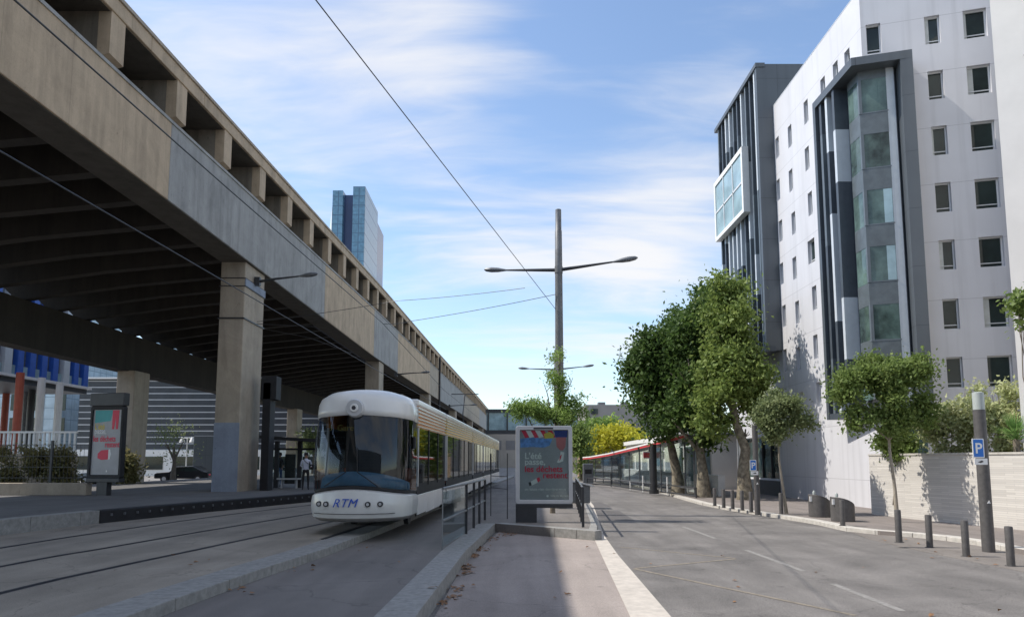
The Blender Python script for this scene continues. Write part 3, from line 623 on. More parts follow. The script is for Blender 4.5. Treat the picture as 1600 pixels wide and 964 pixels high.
def tree(name,base,trunk,limbs,ells,n,size,lm,bm_,label,cat='tree',group=None,clump=.35,per=26,r0=.2,shell=.5,aspect=.55):
    t=empty(name,base,0,label,cat,group); B=Vector(base); b=MB()
    pts=[Vector(p) for p in trunk]; rs=[r0*(1-.5*k/(len(pts)-1)) for k in range(len(pts))]; rs[0]*=1.35
    b.tube(pts,rs,10)
    for (f,q,r) in limbs:
        i=min(int(f*(len(pts)-1)),len(pts)-2); fr=f*(len(pts)-1)-i; p=pts[i].lerp(pts[i+1],fr)
        ps=limb(b,p,q,r,r*.3)
        for _ in range(3):
            s=ps[random.randint(2,5)]; limb(b,s,s+Vector((random.uniform(-1,1),random.uniform(-1,1),random.uniform(.2,1)))*((Vector(q)-p).length*.35),r*.35,r*.1,n=5,seg=3)
    b.build('trunk',bm_,t,smooth=True)
    leaves('crown',lm,[(e[0],e[1],e[2],e[3],e[4],e[5]) for e in ells],n,size,t,clump,per,shell,aspect=aspect)
    return t
def W(px,py,Y,base): v=DY(px,py,Y); return (v.x-base[0],v.y-base[1],v.z-base[2])
def E(px,py,Y,rpx,rpy,base,rd=None):
    v=DY(px,py,Y); s=Y/FPX; return (v.x-base[0],v.y-base[1],v.z-base[2],rpx*s,(rd or rpx)*s,rpy*s)
# plane trees
B=(9.98,42.5,-.13)
tree('plane_tree',B,[(0,0,0),(-.1,0,1.2),(-.35,0,2.6),(-.6,0,3.8)],[(.9,W(1035,590,42,B),.14),(.8,W(1085,560,42.5,B),.13),(1,W(1010,620,42,B),.11),(.95,W(1050,520,43,B),.12)],
 [E(1045,590,42.5,62,90,B),E(1062,520,42.5,42,58,B),E(1010,570,42,40,78,B),E(1068,545,42.5,46,60,B),E(1035,650,41.5,50,38,B),E(1085,600,43,40,85,B),E(1030,672,41.5,34,26,B)],34000,.26,M['leafd'],M['barkp'],'tall dark green plane tree, left one of the clump of three beyond the bollards','tree','plane trees at the road bend',clump=.36,r0=.36)
B=(10.55,39.2,-.13)
tree('plane_tree',B,[(0,0,0),(0,0,1.4),(-.15,0,2.8),(.1,0,4.0)],[(.55,W(1050,655,39,B),.13),(1,W(1110,520,39.5,B),.14),(1,W(1075,560,39,B),.13)],
 [E(1095,560,39.8,48,100,B),E(1110,480,39.8,40,58,B),E(1075,630,39.5,46,55,B),E(1095,670,39.3,36,24,B)],20000,.25,M['leafd'],M['barkp'],'dark plane tree with forked trunk, middle one of the clump of three','tree','plane trees at the road bend',clump=.34,r0=.33)
B=(12.0,36.6,-.13)
tree('plane_tree',B,[(0,0,0),(-.05,0,1.5),(.1,0,2.6),(-.35,0,3.9),(-.5,0,5)],[(.45,W(1165,670,36.6,B),.12),(1,W(1140,520,36.6,B),.14),(1,W(1175,590,36.6,B),.1),(.9,W(1110,600,36.6,B),.11)],
 [E(1140,500,36.8,42,72,B),E(1152,585,36.6,52,68,B),E(1115,600,36.8,36,70,B),E(1135,450,36.9,28,36,B),E(1178,615,36.4,26,42,B),E(1120,660,36.8,32,24,B)],26000,.24,M['leafm'],M['barkp'],'sunlit yellow green plane tree nearest the white building','tree','plane trees at the road bend',clump=.32,r0=.33)
# young locust behind the advertising panel
B=(1.45,25.5,0)
tree('locust_tree',B,[(0,0,0),(.02,0,1.0),(.1,0,2.4),(.25,0,4.0),(.3,0,5.8)],[(.45,W(815,640,25.5,B),.04),(.5,W(905,640,25.5,B),.04),(.6,W(850,600,25.3,B),.035),(.7,W(895,590,25.5,B),.03),(.3,W(830,670,25.2,B),.03)],
 [E(870,560,25.5,24,26,B),E(872,600,25.5,34,26,B),E(880,630,25.6,36,30,B),E(818,632,25.3,28,24,B),E(812,656,25.2,22,14,B),E(850,650,25.4,42,26,B),E(905,650,25.5,14,20,B),E(908,612,25.6,9,12,B),E(862,570,25.2,14,22,B),E(835,640,25.3,22,24,B),E(885,655,25.3,30,20,B),E(806,640,25.2,20,26,B)],11000,.10,M['leafl'],M['bark'],'young feathery locust tree just behind the lit advertising panel',r0=.075,clump=.13,per=22,shell=.2,aspect=.4)
# small street trees
B=(10.35,26.9,-.13)
tree('street_tree',B,[(0,0,0),(-.1,0,1.0),(-.2,0,2.0),(-.2,0,2.8)],[(1,W(1200,640,26.9,B),.04),(1,W(1245,645,26.9,B),.035),(.9,W(1220,620,26.9,B),.035)],
 [E(1205,650,26.9,34,34,B),E(1238,650,26.9,30,30,B),E(1222,630,27,26,22,B),E(1258,660,26.8,16,14,B),E(1212,680,26.7,22,16,B)],10500,.12,M['leafo'],M['barks'],'small round olive green street tree with a thin leaning trunk near the dark bins',r0=.055,clump=.16)
B=(12.57,23.3,-.13)
tree('street_tree',B,[(0,0,0),(-.02,0,1.1),(-.12,0,2.3),(-.12,0,3.2),(-.2,0,4.4)],[(.7,W(1320,610,23.3,B),.045),(.8,W(1430,600,23.3,B),.045),(.85,W(1380,580,23.3,B),.04),(.6,W(1345,650,23.3,B),.03),(.6,W(1430,650,23.4,B),.03)],
 [E(1325,605,23.3,34,34,B),E(1380,585,23.4,48,40,B),E(1430,585,23.4,32,38,B),E(1395,640,23.3,40,36,B),E(1440,640,23.5,22,30,B),E(1345,650,23.2,26,24,B),E(1400,675,23.4,34,24,B)],20000,.125,M['leafs'],M['barks'],'larger bright green street tree with a thin trunk in front of the stone wall',r0=.06,clump=.17)
# background trees
def simple_tree(name,px,py,Y,rpx,rpy,lm,label,n,size,zb=-.2,extra=()):
    c=DY(px,py,Y); B=(c.x,Y,zb); els=[E(px,py,Y,rpx,rpy,B)]+[E(*e,B) for e in extra]
    return tree(name,B,[(0,0,0),(.1,0,(c.z-zb)*.5),(0,0,(c.z-zb)*.9)],[(.6,W(px-rpx*.5,py,Y,B),.1),(.6,W(px+rpx*.5,py,Y,B),.1)],els,n,size,lm,M['bark'],label,r0=.18,clump=.5,group=None)
simple_tree('golden_tree',965,685,85,46,24,M['leafy'],'low bright yellow leaved tree behind the red edged shelter',9000,.42,extra=[(930,695,84,26,18),(1000,690,86,22,16)])
simple_tree('green_tree',945,660,98,22,22,M['leafl'],'mid green tree rising behind the golden tree',4200,.5,extra=[(922,680,97,22,26)])
simple_tree('green_tree',907,700,75,12,38,M['leafs'],'narrow yellow green tree seen just right of the advertising panel',2600,.36)
simple_tree('green_tree',1128,715,62,24,40,M['leafm'],'leafy green tree under the plane trees beside the dark shop windows',6000,.3)
simple_tree('green_tree',1085,735,70,24,22,M['leafs'],'low green tree behind the shelter glass',2600,.34)
simple_tree('slender_tree',272,690,52,28,26,M['leafo'],'thin leafed young tree between the two left piers in front of white walls',800,.16,0)
simple_tree('slender_tree',490,690,75,14,20,M['leafo'],'small green tree seen above the platform shelter',1500,.3,0)
# hedge on the left
for (px,py,rx,ry,lab) in ((10,705,34,36,'dry brownish shrub at the left edge behind the mesh fence'),(58,705,28,26,'green and brown shrub right of the fence post'),(100,708,24,30,'scruffy shrub just left of the dark advertising stand'),(196,704,22,26,'scruffy green shrub between the dark advertising stand and the rear pier')):
    c=DY(px,py,42.5); o=leaves('shrub',M['hedge'],[(0,0,c.z*.5,rx*42.5/FPX,.8,c.z*.75),(0,0,c.z*.8,rx*.7*42.5/FPX,.8,c.z*.45)],2600,.2,None,.25,20,.2,origin=(c.x,42.5,0)); tag(o,lab,'shrub','shrubs behind the mesh fence')
# planting behind the stone wall
def shrub(name,px,py,Y,rx,ry,m,lab,n=3000,size=.13,group=None):
    c=DY(px,py,Y); s=Y/FPX; sh=.5
    els=[(0,0,0,rx*s,rx*s*.7,ry*s),(rx*s*.5,0,ry*s*.4,rx*s*.5,rx*s*.5,ry*s*.5),(-rx*s*.5,0,-ry*s*.1,rx*s*.5,rx*s*.5,ry*s*.6),(0,0,-ry*s*.8,rx*s*.8,rx*s*.5,ry*s*.6)]
    o=leaves(name,m,els,n,size,None,.15,18,.2,origin=tuple(c)); b=MB()
    for k in range(5): limb(b,(random.uniform(-.3,.3),0,.3-c.z),(random.uniform(-.5,.5)*rx*s,0,ry*s*random.uniform(0,.8)),.025,.008,n=5)
    st=b.build('stem',M['bark'],o); return tag(o,lab,'shrub',group)
shrub('shrub',1470,660,24.2,40,42,M['leafh'],'greenish shrub behind the stone wall beside the street tree crown',3800,group='shrubs behind the stone wall')
shrub('shrub',1510,648,24.0,42,54,M['leafh'],'tall loose pale flowering shrub left of the parking post',5200,group='shrubs behind the stone wall')
shrub('shrub',1568,650,23.0,44,56,M['leafh'],'loose pale flowering shrub right of the parking post',5600,group='shrubs behind the stone wall')
shrub('shrub',1400,690,25.2,36,22,M['leafs'],'low green shrub behind the stone wall under the street tree',2200,group='shrubs behind the stone wall')
shrub('shrub',1600,480,17.5,16,32,M['leafs'],'leafy branch tip entering at the right edge high above the wall',900,group=None)
# palm
pc=DY(1588,688,21.7); b=MB()
for k in range(26):
    a=R(random.uniform(0,360)); el=R(random.uniform(15,75)); ln=random.uniform(.7,1.25)
    d=Vector((math.cos(a)*math.cos(el),math.sin(a)*math.cos(el),math.sin(el))); p=Vector((0,0,0))
    for j in range(7):
        q=d.copy(); q.rotate(Matrix.Rotation(R((j-3)*11),3,'Z')); e=q*ln*(1-.06*abs(j-3)); sd_=Vector((-q.y,q.x,0)).normalized()*.022
        m_=q*ln*.45; b.quad(m_-sd_,m_+sd_,e+Vector((0,0,-.12)),e-sd_*.3+Vector((0,0,-.12)))
    b.tube([(0,0,0),d*ln*.5],[.015,.008],4)
tag(b.build('palm_plant',M['palm'],origin=None),'spiky green fan palm behind the stone wall at the right edge','plant').location=pc
pl=bpy.data.objects['palm_plant']
MB().tube([(0,0,-1.0),(0,0,.05)],[.1,.09],8).build('stem',M['bark'],pl)
# ------------------------------------------------------------ white office building, right
C0=(15.15,28.8); fu=Vector((.9604,-.2786)); fn=Vector((-.2786,-.9604)); lu=Vector((0,1)); ln_=Vector((-1,0))
wb=empty('white_office_building',(C0[0],C0[1],-.1),0,'tall white panelled office building with a dark framed glass corner bay','building')
ZR=[19.97,17.52,15.09,12.65,10.22,7.76,5.38]
def holed_wall(name,o,u,nn,u0,u1,z0,z1,holes,m,parent,depth=.3):
    us=sorted({u0,u1,*[h[0] for h in holes],*[h[1] for h in holes]}); zs=sorted({z0,z1,*[h[2] for h in holes],*[h[3] for h in holes]})
    P3=lambda a,n_,z:(o[0]+u[0]*a+nn[0]*n_,o[1]+u[1]*a+nn[1]*n_,z); b=MB()
    for i in range(len(us)-1):
        for j in range(len(zs)-1):
            uc=(us[i]+us[i+1])/2; zc=(zs[j]+zs[j+1])/2
            if any(h[0]<uc<h[1] and h[2]<zc<h[3] for h in holes): continue
            b.quad(P3(us[i],0,zs[j]),P3(us[i+1],0,zs[j]),P3(us[i+1],0,zs[j+1]),P3(us[i],0,zs[j+1]))
    for h in holes:
        a,c,z_,y_=h
        b.quad(P3(a,0,z_),P3(a,0,y_),P3(a,-depth,y_),P3(a,-depth,z_)); b.quad(P3(c,0,z_),P3(c,-depth,z_),P3(c,-depth,y_),P3(c,0,y_))
        b.quad(P3(a,0,z_),P3(a,-depth,z_),P3(c,-depth,z_),P3(c,0,z_)); b.quad(P3(a,0,y_),P3(c,0,y_),P3(c,-depth,y_),P3(a,-depth,y_))
        b.quad(P3(a,-depth-.03,z_),P3(c,-depth-.03,z_),P3(c,-depth-.03,y_),P3(a,-depth-.03,y_))
    me=bpy.data.meshes.new(name); me.from_pydata(b.v,[],b.f); me.materials.append(m); ob=bpy.data.objects.new(name,me); col.objects.link(ob); ob.parent=parent; ob.matrix_parent_inverse=parent.matrix_basis.inverted(); return ob
def ufront(X): return (X-C0[0])/fu.x
hf=[]; wf=[]
for i,z in enumerate(ZR):
    if i==0: wf.append((ufront(15.62),z,.58,1.34))
    wf.append((ufront(17.78),z,.58,1.25)); wf.append((ufront(19.3),z,.86,1.25)); wf.append((ufront(21.0),z,.58,1.25))
for (uc,z,w0,h0) in wf: hf.append((uc-w0/2,uc+w0/2,z-h0/2,z+h0/2))
holed_wall('front_wall',C0,fu,fn,0,12,-.2,22.3,hf,M['wall'],wb)
for k,(uc,z,w0,h0) in enumerate(wf): window(wb,C0,fu,fn,uc,z,w0,h0,.2,blind=(.25 if k%4==1 else (.12 if k%5==2 else 0)))
# left facade windows (u = distance from the corner)
hl=[]; wl=[]
for ui,(Yc,rows,off) in enumerate(((30.1,[0],0),(31.25,[0],.1),(32.6,[0],.1),(34.6,range(0,7),0),(36.75,range(0,7),-.28),(38.55,range(0,6),-.1))):
    for r in rows: wl.append((Yc-28.8+((r%2)*.12),ZR[r]-.25+off,.5 if ui!=3 or r not in(3,) else .8,1.2))
wl+=[(39.7-28.8-.4,5.3,.5,1.2)]
for (uc,z,w0,h0) in wl: hl.append((uc-w0/2,uc+w0/2,z-h0/2,z+h0/2))
hl.append((40.2-28.8,47.5-28.8,.75,3.3))
holed_wall('side_wall',C0,lu,ln_,0,18.75,-.2,22.3,hl,M['wall'],wb)
for (uc,z,w0,h0) in wl: window(wb,C0,lu,ln_,uc,z,w0,h0,.2)
o=window(wb,C0,lu,ln_,43.85-28.8,2.025,7.3,2.55,.2,.08,'gglass',False,name='shop_window')
for k in range(1,5): 
    q=MB().obox(C0,lu,ln_,11.4+k*1.46-.04,11.4+k*1.46+.04,-.2,-.1,.83,3.22).build('mullion',M['dmetal'],None); q.parent=o
pt(MB().obox(C0,lu,ln_,11.3,19,0,.05,-.15,.72),'dark_plinth',M['fdark'],wb)
pt(MB().prism([(15.15,28.8),(26.7,25.45),(30,47),(15.15,47.5)],22.28,22.34),'roof',M['flight'],wb)
pt(MB().prism([(26.7,25.5),(30,47),(27,47),(26.5,25.6)],-.2,22.2),'back_wall',M['wall'],wb)
# ground floor corner glazing under the bay
pt(MB().obox(C0,fu,fn,-.02,1.6,.003,.05,1.3,3.6),'corner_glazing',M['gglass'],wb)
pt(MB().obox(C0,fu,fn,.75,.83,.05,.09,1.3,3.6).obox(C0,fu,fn,-.03,.05,.05,.09,1.3,3.6).obox(C0,fu,fn,-.03,1.6,.05,.1,1.22,1.3),'glazing_frame',M['dmetal'],wb)
pt(MB().obox(C0,fu,fn,-.02,1.75,.003,.08,-.15,1.22),'stone_plinth',M['stone'],wb)
# corner bay
bt=18.75; bz=4.6
bay=pt(MB().prism([(14.3,31.95),(14.3,28.1),(16.52,27.46),(16.72,28.3),(15.15,28.78),(15.13,31.95)],bt-.35,bt),'corner_bay',M['dpan'],wb)
bay['label']='dark framed glass corner bay'
def sub(mb,name,m,p=None):
    o=mb.build(name,m,None); o.parent=p or bay; return o
sub(MB().prism([(14.3,31.95),(15.12,31.95),(15.12,31.7),(14.3,31.7)],3.7,bt-.35),'side_frame',M['dpan'])
sub(MB().prism([(16.08,27.6),(16.52,27.46),(16.72,28.3),(16.3,28.42)],3.7,bt-.35),'side_frame',M['dpan'])
sub(MB().prism([(14.32,31.7),(14.8,28.7),(15.0,28.5),(16.1,28.1),(16.3,28.42),(15.15,28.78),(15.12,31.7)],3.7,3.95),'soffit',M['fdark'])
# staggered fins in the left part: backing + fins, colour changing by storey
sub(MB().box(15.0,15.12,29.5,31.7,3.95,bt-.35),'backing',M['fmid'])
pat={31.35:['fdark','fmid','fmid','fdark','fdark','fmid'],30.75:['flight','fdark','flight','flight','fdark','flight'],30.05:['fdark','flight','fdark','fdark','flight','fdark']}
zc=[bt-.35,16.9,14.2,11.6,9.2,6.4,3.95]
zs_={31.35:zc,30.75:[bt-.35,15.8,12.9,11.0,8.0,5.6,3.95],30.05:[bt-.35,16.5,14.1,12.0,8.9,6.2,3.95]}
for Yf,ms in pat.items():
    for k,mn in enumerate(ms): sub(MB().box(14.38,14.99,Yf-.1,Yf+.1,zs_[Yf][k+1],zs_[Yf][k]),'fin',M[mn])
A=(14.82,29.55); V_=(14.82,28.62); Bb=(15.82,28.27); Cc=(16.12,28.2)
b=MB()
for zz0 in ZR[1:]:
    g0,g1=zz0-1.02,zz0+.50
    if g0<4: g0=4.0
    gl=sub(MB().prism([A,V_,Bb,(15.9,28.55),(15.0,28.9),(14.95,29.55)],g0,g1),'bay_glazing',M['gglass'])
    sub(MB().prism([(A[0]-.01,A[1]),(V_[0]-.012,V_[1]-.012),(Bb[0],Bb[1]-.012),(15.9,28.56),(15.0,28.91),(14.96,29.56)],g1,g1+.93),'spandrel',M['fspan'])
    # corner post and transoms
    sub(MB().prism([(14.78,28.66),(14.79,28.575),(14.9,28.55),(14.88,28.64)],g0,g1),'corner_post',M['fmid'],gl)
    sub(MB().prism([(14.8,28.6),(15.84,28.24),(15.84,28.27),(14.8,28.63)],g0,g0+.05),'transom',M['fmid'],gl)
    # room behind the glass: pale blind on the right third
    sub(MB().prism([(15.5,28.372),(15.8,28.267),(15.8,28.262),(15.5,28.367)],g0+.06,g1-.02),'blind',M['gglass'] if int(zz0)%2 else M['bglass'],gl)
sub(MB().prism([Bb,Cc,(16.3,28.42),(15.9,28.56)],3.95,bt-.35),'light_panel',M['flight'])
# dark finned volume further back with its glass box
dv=pt(MB().box(14.75,20,38.95,47,8.0,24.9),'finned_volume',M['dpan'],wb); dv['label']='dark grey projecting volume with vertical fins and a glazed box'
def sub2(mb,name,m): 
    o=mb.build(name,m,None); o.parent=dv; return o
sub2(MB().box(14.25,14.75,38.95,39.25,8.0,24.9),'end_frame',M['dpan'])
sub2(MB().box(14.2,14.75,38.9,47.3,24.7,24.95),'top_frame',M['dpan']); sub2(MB().box(14.2,14.75,38.9,47.3,7.95,8.25),'bottom_frame',M['fdark'])
random.seed(11); y=39.55; i=0; cols_=['flight','fdark','fmid','flight','fdark','fmid','flight']
while y<47:
    z=24.7; j=i
    while z>8.3:
        h=random.choice([2.4,3.6,4.8]); z2=max(8.25,z-h); sub2(MB().box(14.3,14.74,y-.09,y+.09,z2,z),'fin',M[cols_[(j)%7]]); z=z2; j+=1+random.randint(0,2)
    y+=.8; i+=1
gx=MB().box(13.9,14.3,40.9,46.8,16.7,16.95).box(13.9,14.3,40.9,46.8,20.5,20.8).box(13.9,14.3,40.9,41.15,16.95,20.5).box(13.9,14.3,46.55,46.8,16.95,20.5)
gbx=sub2(gx,'glass_box_frame',M['white'])
q=MB().box(13.97,14.3,41.1,46.6,16.9,20.6).build('pane',M['bglass'],None); q.parent=dv
sub2(MB().box(13.93,13.97,41.15,46.55,18.6,18.72).box(13.93,13.97,42.9,43.0,16.95,20.5).box(13.93,13.97,44.8,44.9,16.95,20.5),'glazing_bar',M['wframe'])
# cream building at the right edge
cb=empty('cream_building',(20,22,-.1),0,'plain cream rendered building cut by the right edge of the view','building')
pt(MB().prism([(15.78,21.8),(22.5,17.6),(26,24),(19.2,25.2)],-.2,22),'wall',M['wall2'],cb)
for z in (11.9,14.8,8.9): pt(MB().tube([(16.5,21.4,z),(16.42,21.2,z)],.05,8),'wall_hook',M['gmetal'],cb)
pt(MB().prism([(17.0,21.04),(17.4,20.79),(17.38,20.76),(16.98,21.01)],15.8,17.2),'window',M['fmid'],cb)
# stone wall
sw=empty('stone_garden_wall',(14.5,23,-.1),0,'long pale split stone garden wall beside the pavement','wall')
WL=[(15.6,27.9),(13.75,26.6),(13.9,25),(15.0,20.6),(16.0,16),(17.2,9),(18,2)]
a=WL; c=offs(WL,-.3); b=MB(); cp=MB()
for i in range(len(WL)-1):
    b.prism([a[i],a[i+1],c[i+1],c[i]],-.2,2.05); 
a2=offs(WL,.03); c2=offs(WL,-.33)
for i in range(len(WL)-1): cp.prism([a2[i],a2[i+1],c2[i+1],c2[i]],2.05,2.11)
pt(b,'stone_courses',M['stone'],sw); pt(cp,'coping',M['kerbw'],sw)
nx=Vector((14.42,22.9))
pt(MB().prism([(14.36,23.1),(14.42,22.85),(14.41,22.84),(14.35,23.09)],1.45,1.68),'paper_notice',M['whitet'],sw)
struct(MB().prism([(13.95,26.6),(15.2,20.6),(16.2,16),(18.2,2),(40,2),(40,28),(16,28.4)],-.2,1.5).build('planting_bed',M['ground']))
pv=empty('pale_terminal_building',(18,65,0),0,'low pale building with a white fascia behind the glass bus shelter','building')
pt(MB().box(13.2,24,50,84,-.3,3.6),'wall',M['wall2'],pv); pt(MB().box(12.9,24.3,49.7,84.3,3.6,4.0),'roof',M['white'],pv)
for k in range(9): pt(MB().box(13.1,13.19,51+k*3.6,53.4+k*3.6,.9,2.9),'window',M['gglass'],pv)
# ------------------------------------------------------------ far buildings on the axis
fg=empty('far_grey_building',(20,150,0),0,'wide grey flat roofed building far behind the golden tree','building')
v0=DY(915,645,150); v1=DY(1035,650,150)
pt(MB().box(v0.x,40,150,175,-.3,13.8),'wall',M['mesh'],fg); pt(MB().box(v0.x+5,40,149.6,149.95,3,9.8),'louvred_face',M['meshd'],fg)
pt(MB().box(v0.x+1.2,v0.x+2.6,149.7,149.99,11.8,12.9),'window',M['wglass'],fg)
for k in range(3): pt(MB().box(v0.x+3+k*5,v0.x+4.5+k*5,152,154,13.8,14.5),'roof_unit',M['meshd'],fg)
sh=empty('slatted_pavilion',(9,88,0),0,'low brown slatted pavilion behind the far end of the shelter','building')
pt(MB().box(8.5,14,88,92,-.3,2.9),'wall',M['wood'],sh)
for k in range(5): pt(MB().box(8.4,14.1,87.8,87.98,.2+k*.55,.35+k*.55),'slat',M['kerbw'],sh)
# blocks that close the street behind the viewpoint (seen only in reflections)
rb=empty('street_end_building',(0,-60,0),0,'brown grey office block closing the street behind the viewpoint','building')
pt(MB().box(-60,60,-64,-50,-.3,24),'wall',M['meshd'],rb)
for r in range(7):
    for c in range(8): pt(MB().box(-7+c*4.1,-4.8+c*4.1,-50,-49.9,1.5+r*3.2,3.3+r*3.2),'window',M['wglass'],rb)
ft=empty('far_terminal_building',(2,235,0),0,'long pale grey building closing the street far beyond the footbridge','building')
pt(MB().box(-30,16,232,250,-.3,11.5),'wall',M['mesh'],ft)
for k in range(10): pt(MB().box(-29+k*4.5,-26+k*4.5,231.9,232,5.5,8.5),'window',M['meshd'],ft)
# ------------------------------------------------------------ bus shelter with red edge
bs=empty('glass_bus_shelter',(10,52,-.13),0,'long glass walled shelter with a sloping red and white canopy','shelter')
cz=[(9.8,39.3,3.17),(9.7,41,3.1),(9.15,50,2.72),(8.3,60,2.28),(7.6,68,2.05),(7.4,73,2.02)]
b=MB(); e=MB(); r=MB()
for i in range(len(cz)-1):
    (x0,y0,z0),(x1,y1,z1)=cz[i],cz[i+1]
    b.hull8([(x0,y0,z0),(x0+2.6,y0,z0+.1),(x0+2.6,y0,z0+.22),(x0,y0,z0+.12)],[(x1,y1,z1),(x1+2.6,y1,z1+.1),(x1+2.6,y1,z1+.22),(x1,y1,z1+.12)])
    e.hull8([(x0-.1,y0,z0+.0),(x0,y0,z0+.0),(x0,y0,z0+.14),(x0-.1,y0,z0+.14)],[(x1-.1,y1,z1+.0),(x1,y1,z1+.0),(x1,y1,z1+.14),(x1-.1,y1,z1+.14)])
    r.hull8([(x0-.13,y0,z0+.141),(x0+.3,y0,z0+.141),(x0+.3,y0,z0+.24),(x0-.13,y0,z0+.24)],[(x1-.13,y1,z1+.141),(x1+.3,y1,z1+.141),(x1+.3,y1,z1+.24),(x1-.13,y1,z1+.24)])
pt(b,'canopy',M['gmetal'],bs); pt(e,'canopy_edge',M['redr'],bs); pt(r,'canopy_trim',M['whitet'],bs)
def cxz(y):
    for i in range(len(cz)-1):
        if cz[i][1]<=y<=cz[i+1][1]:
            t=(y-cz[i][1])/(cz[i+1][1]-cz[i][1]); return cz[i][0]+t*(cz[i+1][0]-cz[i][0]),cz[i][2]+t*(cz[i+1][2]-cz[i][2])
yy=[39.5,41.2,43.6,46.4,49.2,52,55,58,61,64.5,68,72.5]
for i,y in enumerate(yy):
    x,z=cxz(y); pt(MB().box(x+.35,x+.43,y,y+.08,-.13,z+.02),'post',M['gmetal'],bs)
    if i<len(yy)-1:
        x2,z2=cxz(yy[i+1]); g=MB().hull8([(x+.38,y+.1,.35),(x+.4,y+.1,.35),(x+.4,y+.1,z-.12),(x+.38,y+.1,z-.12)],[(x2+.38,yy[i+1]-.05,.35),(x2+.4,yy[i+1]-.05,.35),(x2+.4,yy[i+1]-.05,z2-.12),(x2+.38,yy[i+1]-.05,z2-.12)]); pt(g,'glass_panel',M['sglass'],bs)
        g=MB().hull8([(x+.33,y,.28),(x+.46,y,.28),(x+.46,y,.35),(x+.33,y,.35)],[(x2+.33,yy[i+1],.28),(x2+.46,yy[i+1],.28),(x2+.46,yy[i+1],.35),(x2+.33,yy[i+1],.35)]); pt(g,'base_rail',M['gmetal'],bs)
x,z=cxz(49); pt(MB().prism([(x-.2,48.6),(x+1.5,49.6),(x+1.5,49.7),(x-.2,48.7)],2.02,2.5),'route_panel',M['whitet'],bs); pt(MB().prism([(x-.2,48.55),(x+.3,48.85),(x+.3,48.88),(x-.2,48.58)],2.08,2.42),'route_panel_mark',M['redr'],bs)
tag(MB().box(11.6,12.0,40,75,-.2,1.05).build('white_low_wall',M['white'],bevel=.02),'low white wall seen through the glass of the bus shelter','wall')
# dark lamp column beside it
dl=empty('dark_lamp_column',(*G(1022,771,-.13),-.13),0,'short thick dark column standing beside the red edged shelter','post')
MB().tube([(0,0,0),(0,0,3.0)],.2,12).build('post',M['dmetal'],dl,smooth=True); MB().tube([(0,0,0),(0,0,.25)],.3,12).build('base',M['dmetal'],dl,smooth=True)
# guard rail along the bend
gr=empty('guard_rail',(7,44,-.13),0,'low dark guard rail with pale posts curving along the pavement in front of the shelter','railing')
gp=[G(x,y,-.13) for x,y in ((918,757),(955,760),(985,765),(1005,768),(1043,772),(1088,778))]
b=MB().tube([(x,y,.42) for x,y in gp],.035,8); b.tube([(x,y,-.02) for x,y in gp],.05,8); pt(b,'rail',M['dmetal'],gr)
for i,(x,y) in enumerate(gp): pt(MB().tube([(x,y,-.14),(x,y,.9 if i in(1,3,4) else .45)],.045,8),'post',M['white'] if i in(2,3,4) else M['dmetal'],gr)
# notice board near the trunks
nb_=empty('notice_board',(11.9,45,-.13),0,'pale framed notice board between the two dark plane trunks','board')
pt(MB().box(11.2,12.6,45,45.08,.6,2.5),'board_panel',M['bglass'],nb_); pt(MB().box(11.1,11.2,44.98,45.1,-.13,2.6).box(12.6,12.7,44.98,45.1,-.13,2.6).box(11.1,12.7,44.98,45.1,2.5,2.65),'frame',M['white'],nb_)
# parked moped shape between trunks
mo=empty('parked_moped',(11.25,41.8,-.13),R(80),'small dark moped parked between the plane tree trunks','moped')
MB().hull8([(-.6,-.12,.3),(.4,-.12,.3),(.3,-.1,.72),(-.65,-.1,.62)],[(-.6,.12,.3),(.4,.12,.3),(.3,.1,.72),(-.65,.1,.62)]).build('body',M['dmetal'],mo,bevel=.05)
for x in (-.62,.62): MB().tube([(x,-.05,.23),(x,.05,.23)],.23,16).build('wheel',M['tyre'],mo,smooth=True)
MB().tube([(.62,0,.25),(.45,0,.95)],.035,6).tube([(.45,-.28,.98),(.45,.28,.98)],.02,6).build('handlebar',M['gmetal'],mo); MB().box(-.6,.05,-.13,.13,.72,.8).build('seat',M['black'],mo,bevel=.03)
# ------------------------------------------------------------ tram
tr=empty('tram',(-3.68,16.2,.15),math.atan(-.036),'long white articulated tram with dark wraparound windscreen and gold louvred roof sides','tram')
HWD=1.14
def outline(hw,L0,s0,e=.9,n=16):
    """half plan outline from nose centre to the straight side: list of (x,s)"""
    o=[]
    for k in range(n+1):
        t=math.pi/2*k/n; o.append((hw*math.sin(t)**e,s0+L0*(1-math.cos(t)**e)))
    return o
def full(o): return [(-x,s) for x,s in o[::-1]][:-1]+o
def loft(name,rings,m,parent=tr,closed_top=False,smooth=True,thick=0,th0=None):
    """rings: list of (list of (x,s), z or function) stacked upward"""
    b=MB(); n=len(rings[0][0])
    for ol,z in rings:
        for (x,s) in ol: b.v.append((x,s,z(x,s) if callable(z) else z))
    for r in range(len(rings)-1):
        for i in range(n-1):
            a=r*n+i; b.f.append((a,a+1,a+n+1,a+n))
    if closed_top: b.f.append(tuple((len(rings)-1)*n+i for i in range(n)))
    o=b.build(name,m,parent,smooth=smooth)
    if thick: q=o.modifiers.new('s','SOLIDIFY'); q.thickness=thick; q.offset=0
    return o
CAB=2.05  # cab length to first frame
def ring(hw,s0,L0=1.2,end=CAB): 
    o=outline(hw,L0,s0); o=o+[(hw,end)]; return full(o)
zb=.36
ztop_sk=lambda x,s: .86+.18*math.cos(min(1,abs(x)/1.2)*1.4) if s<CAB else .86
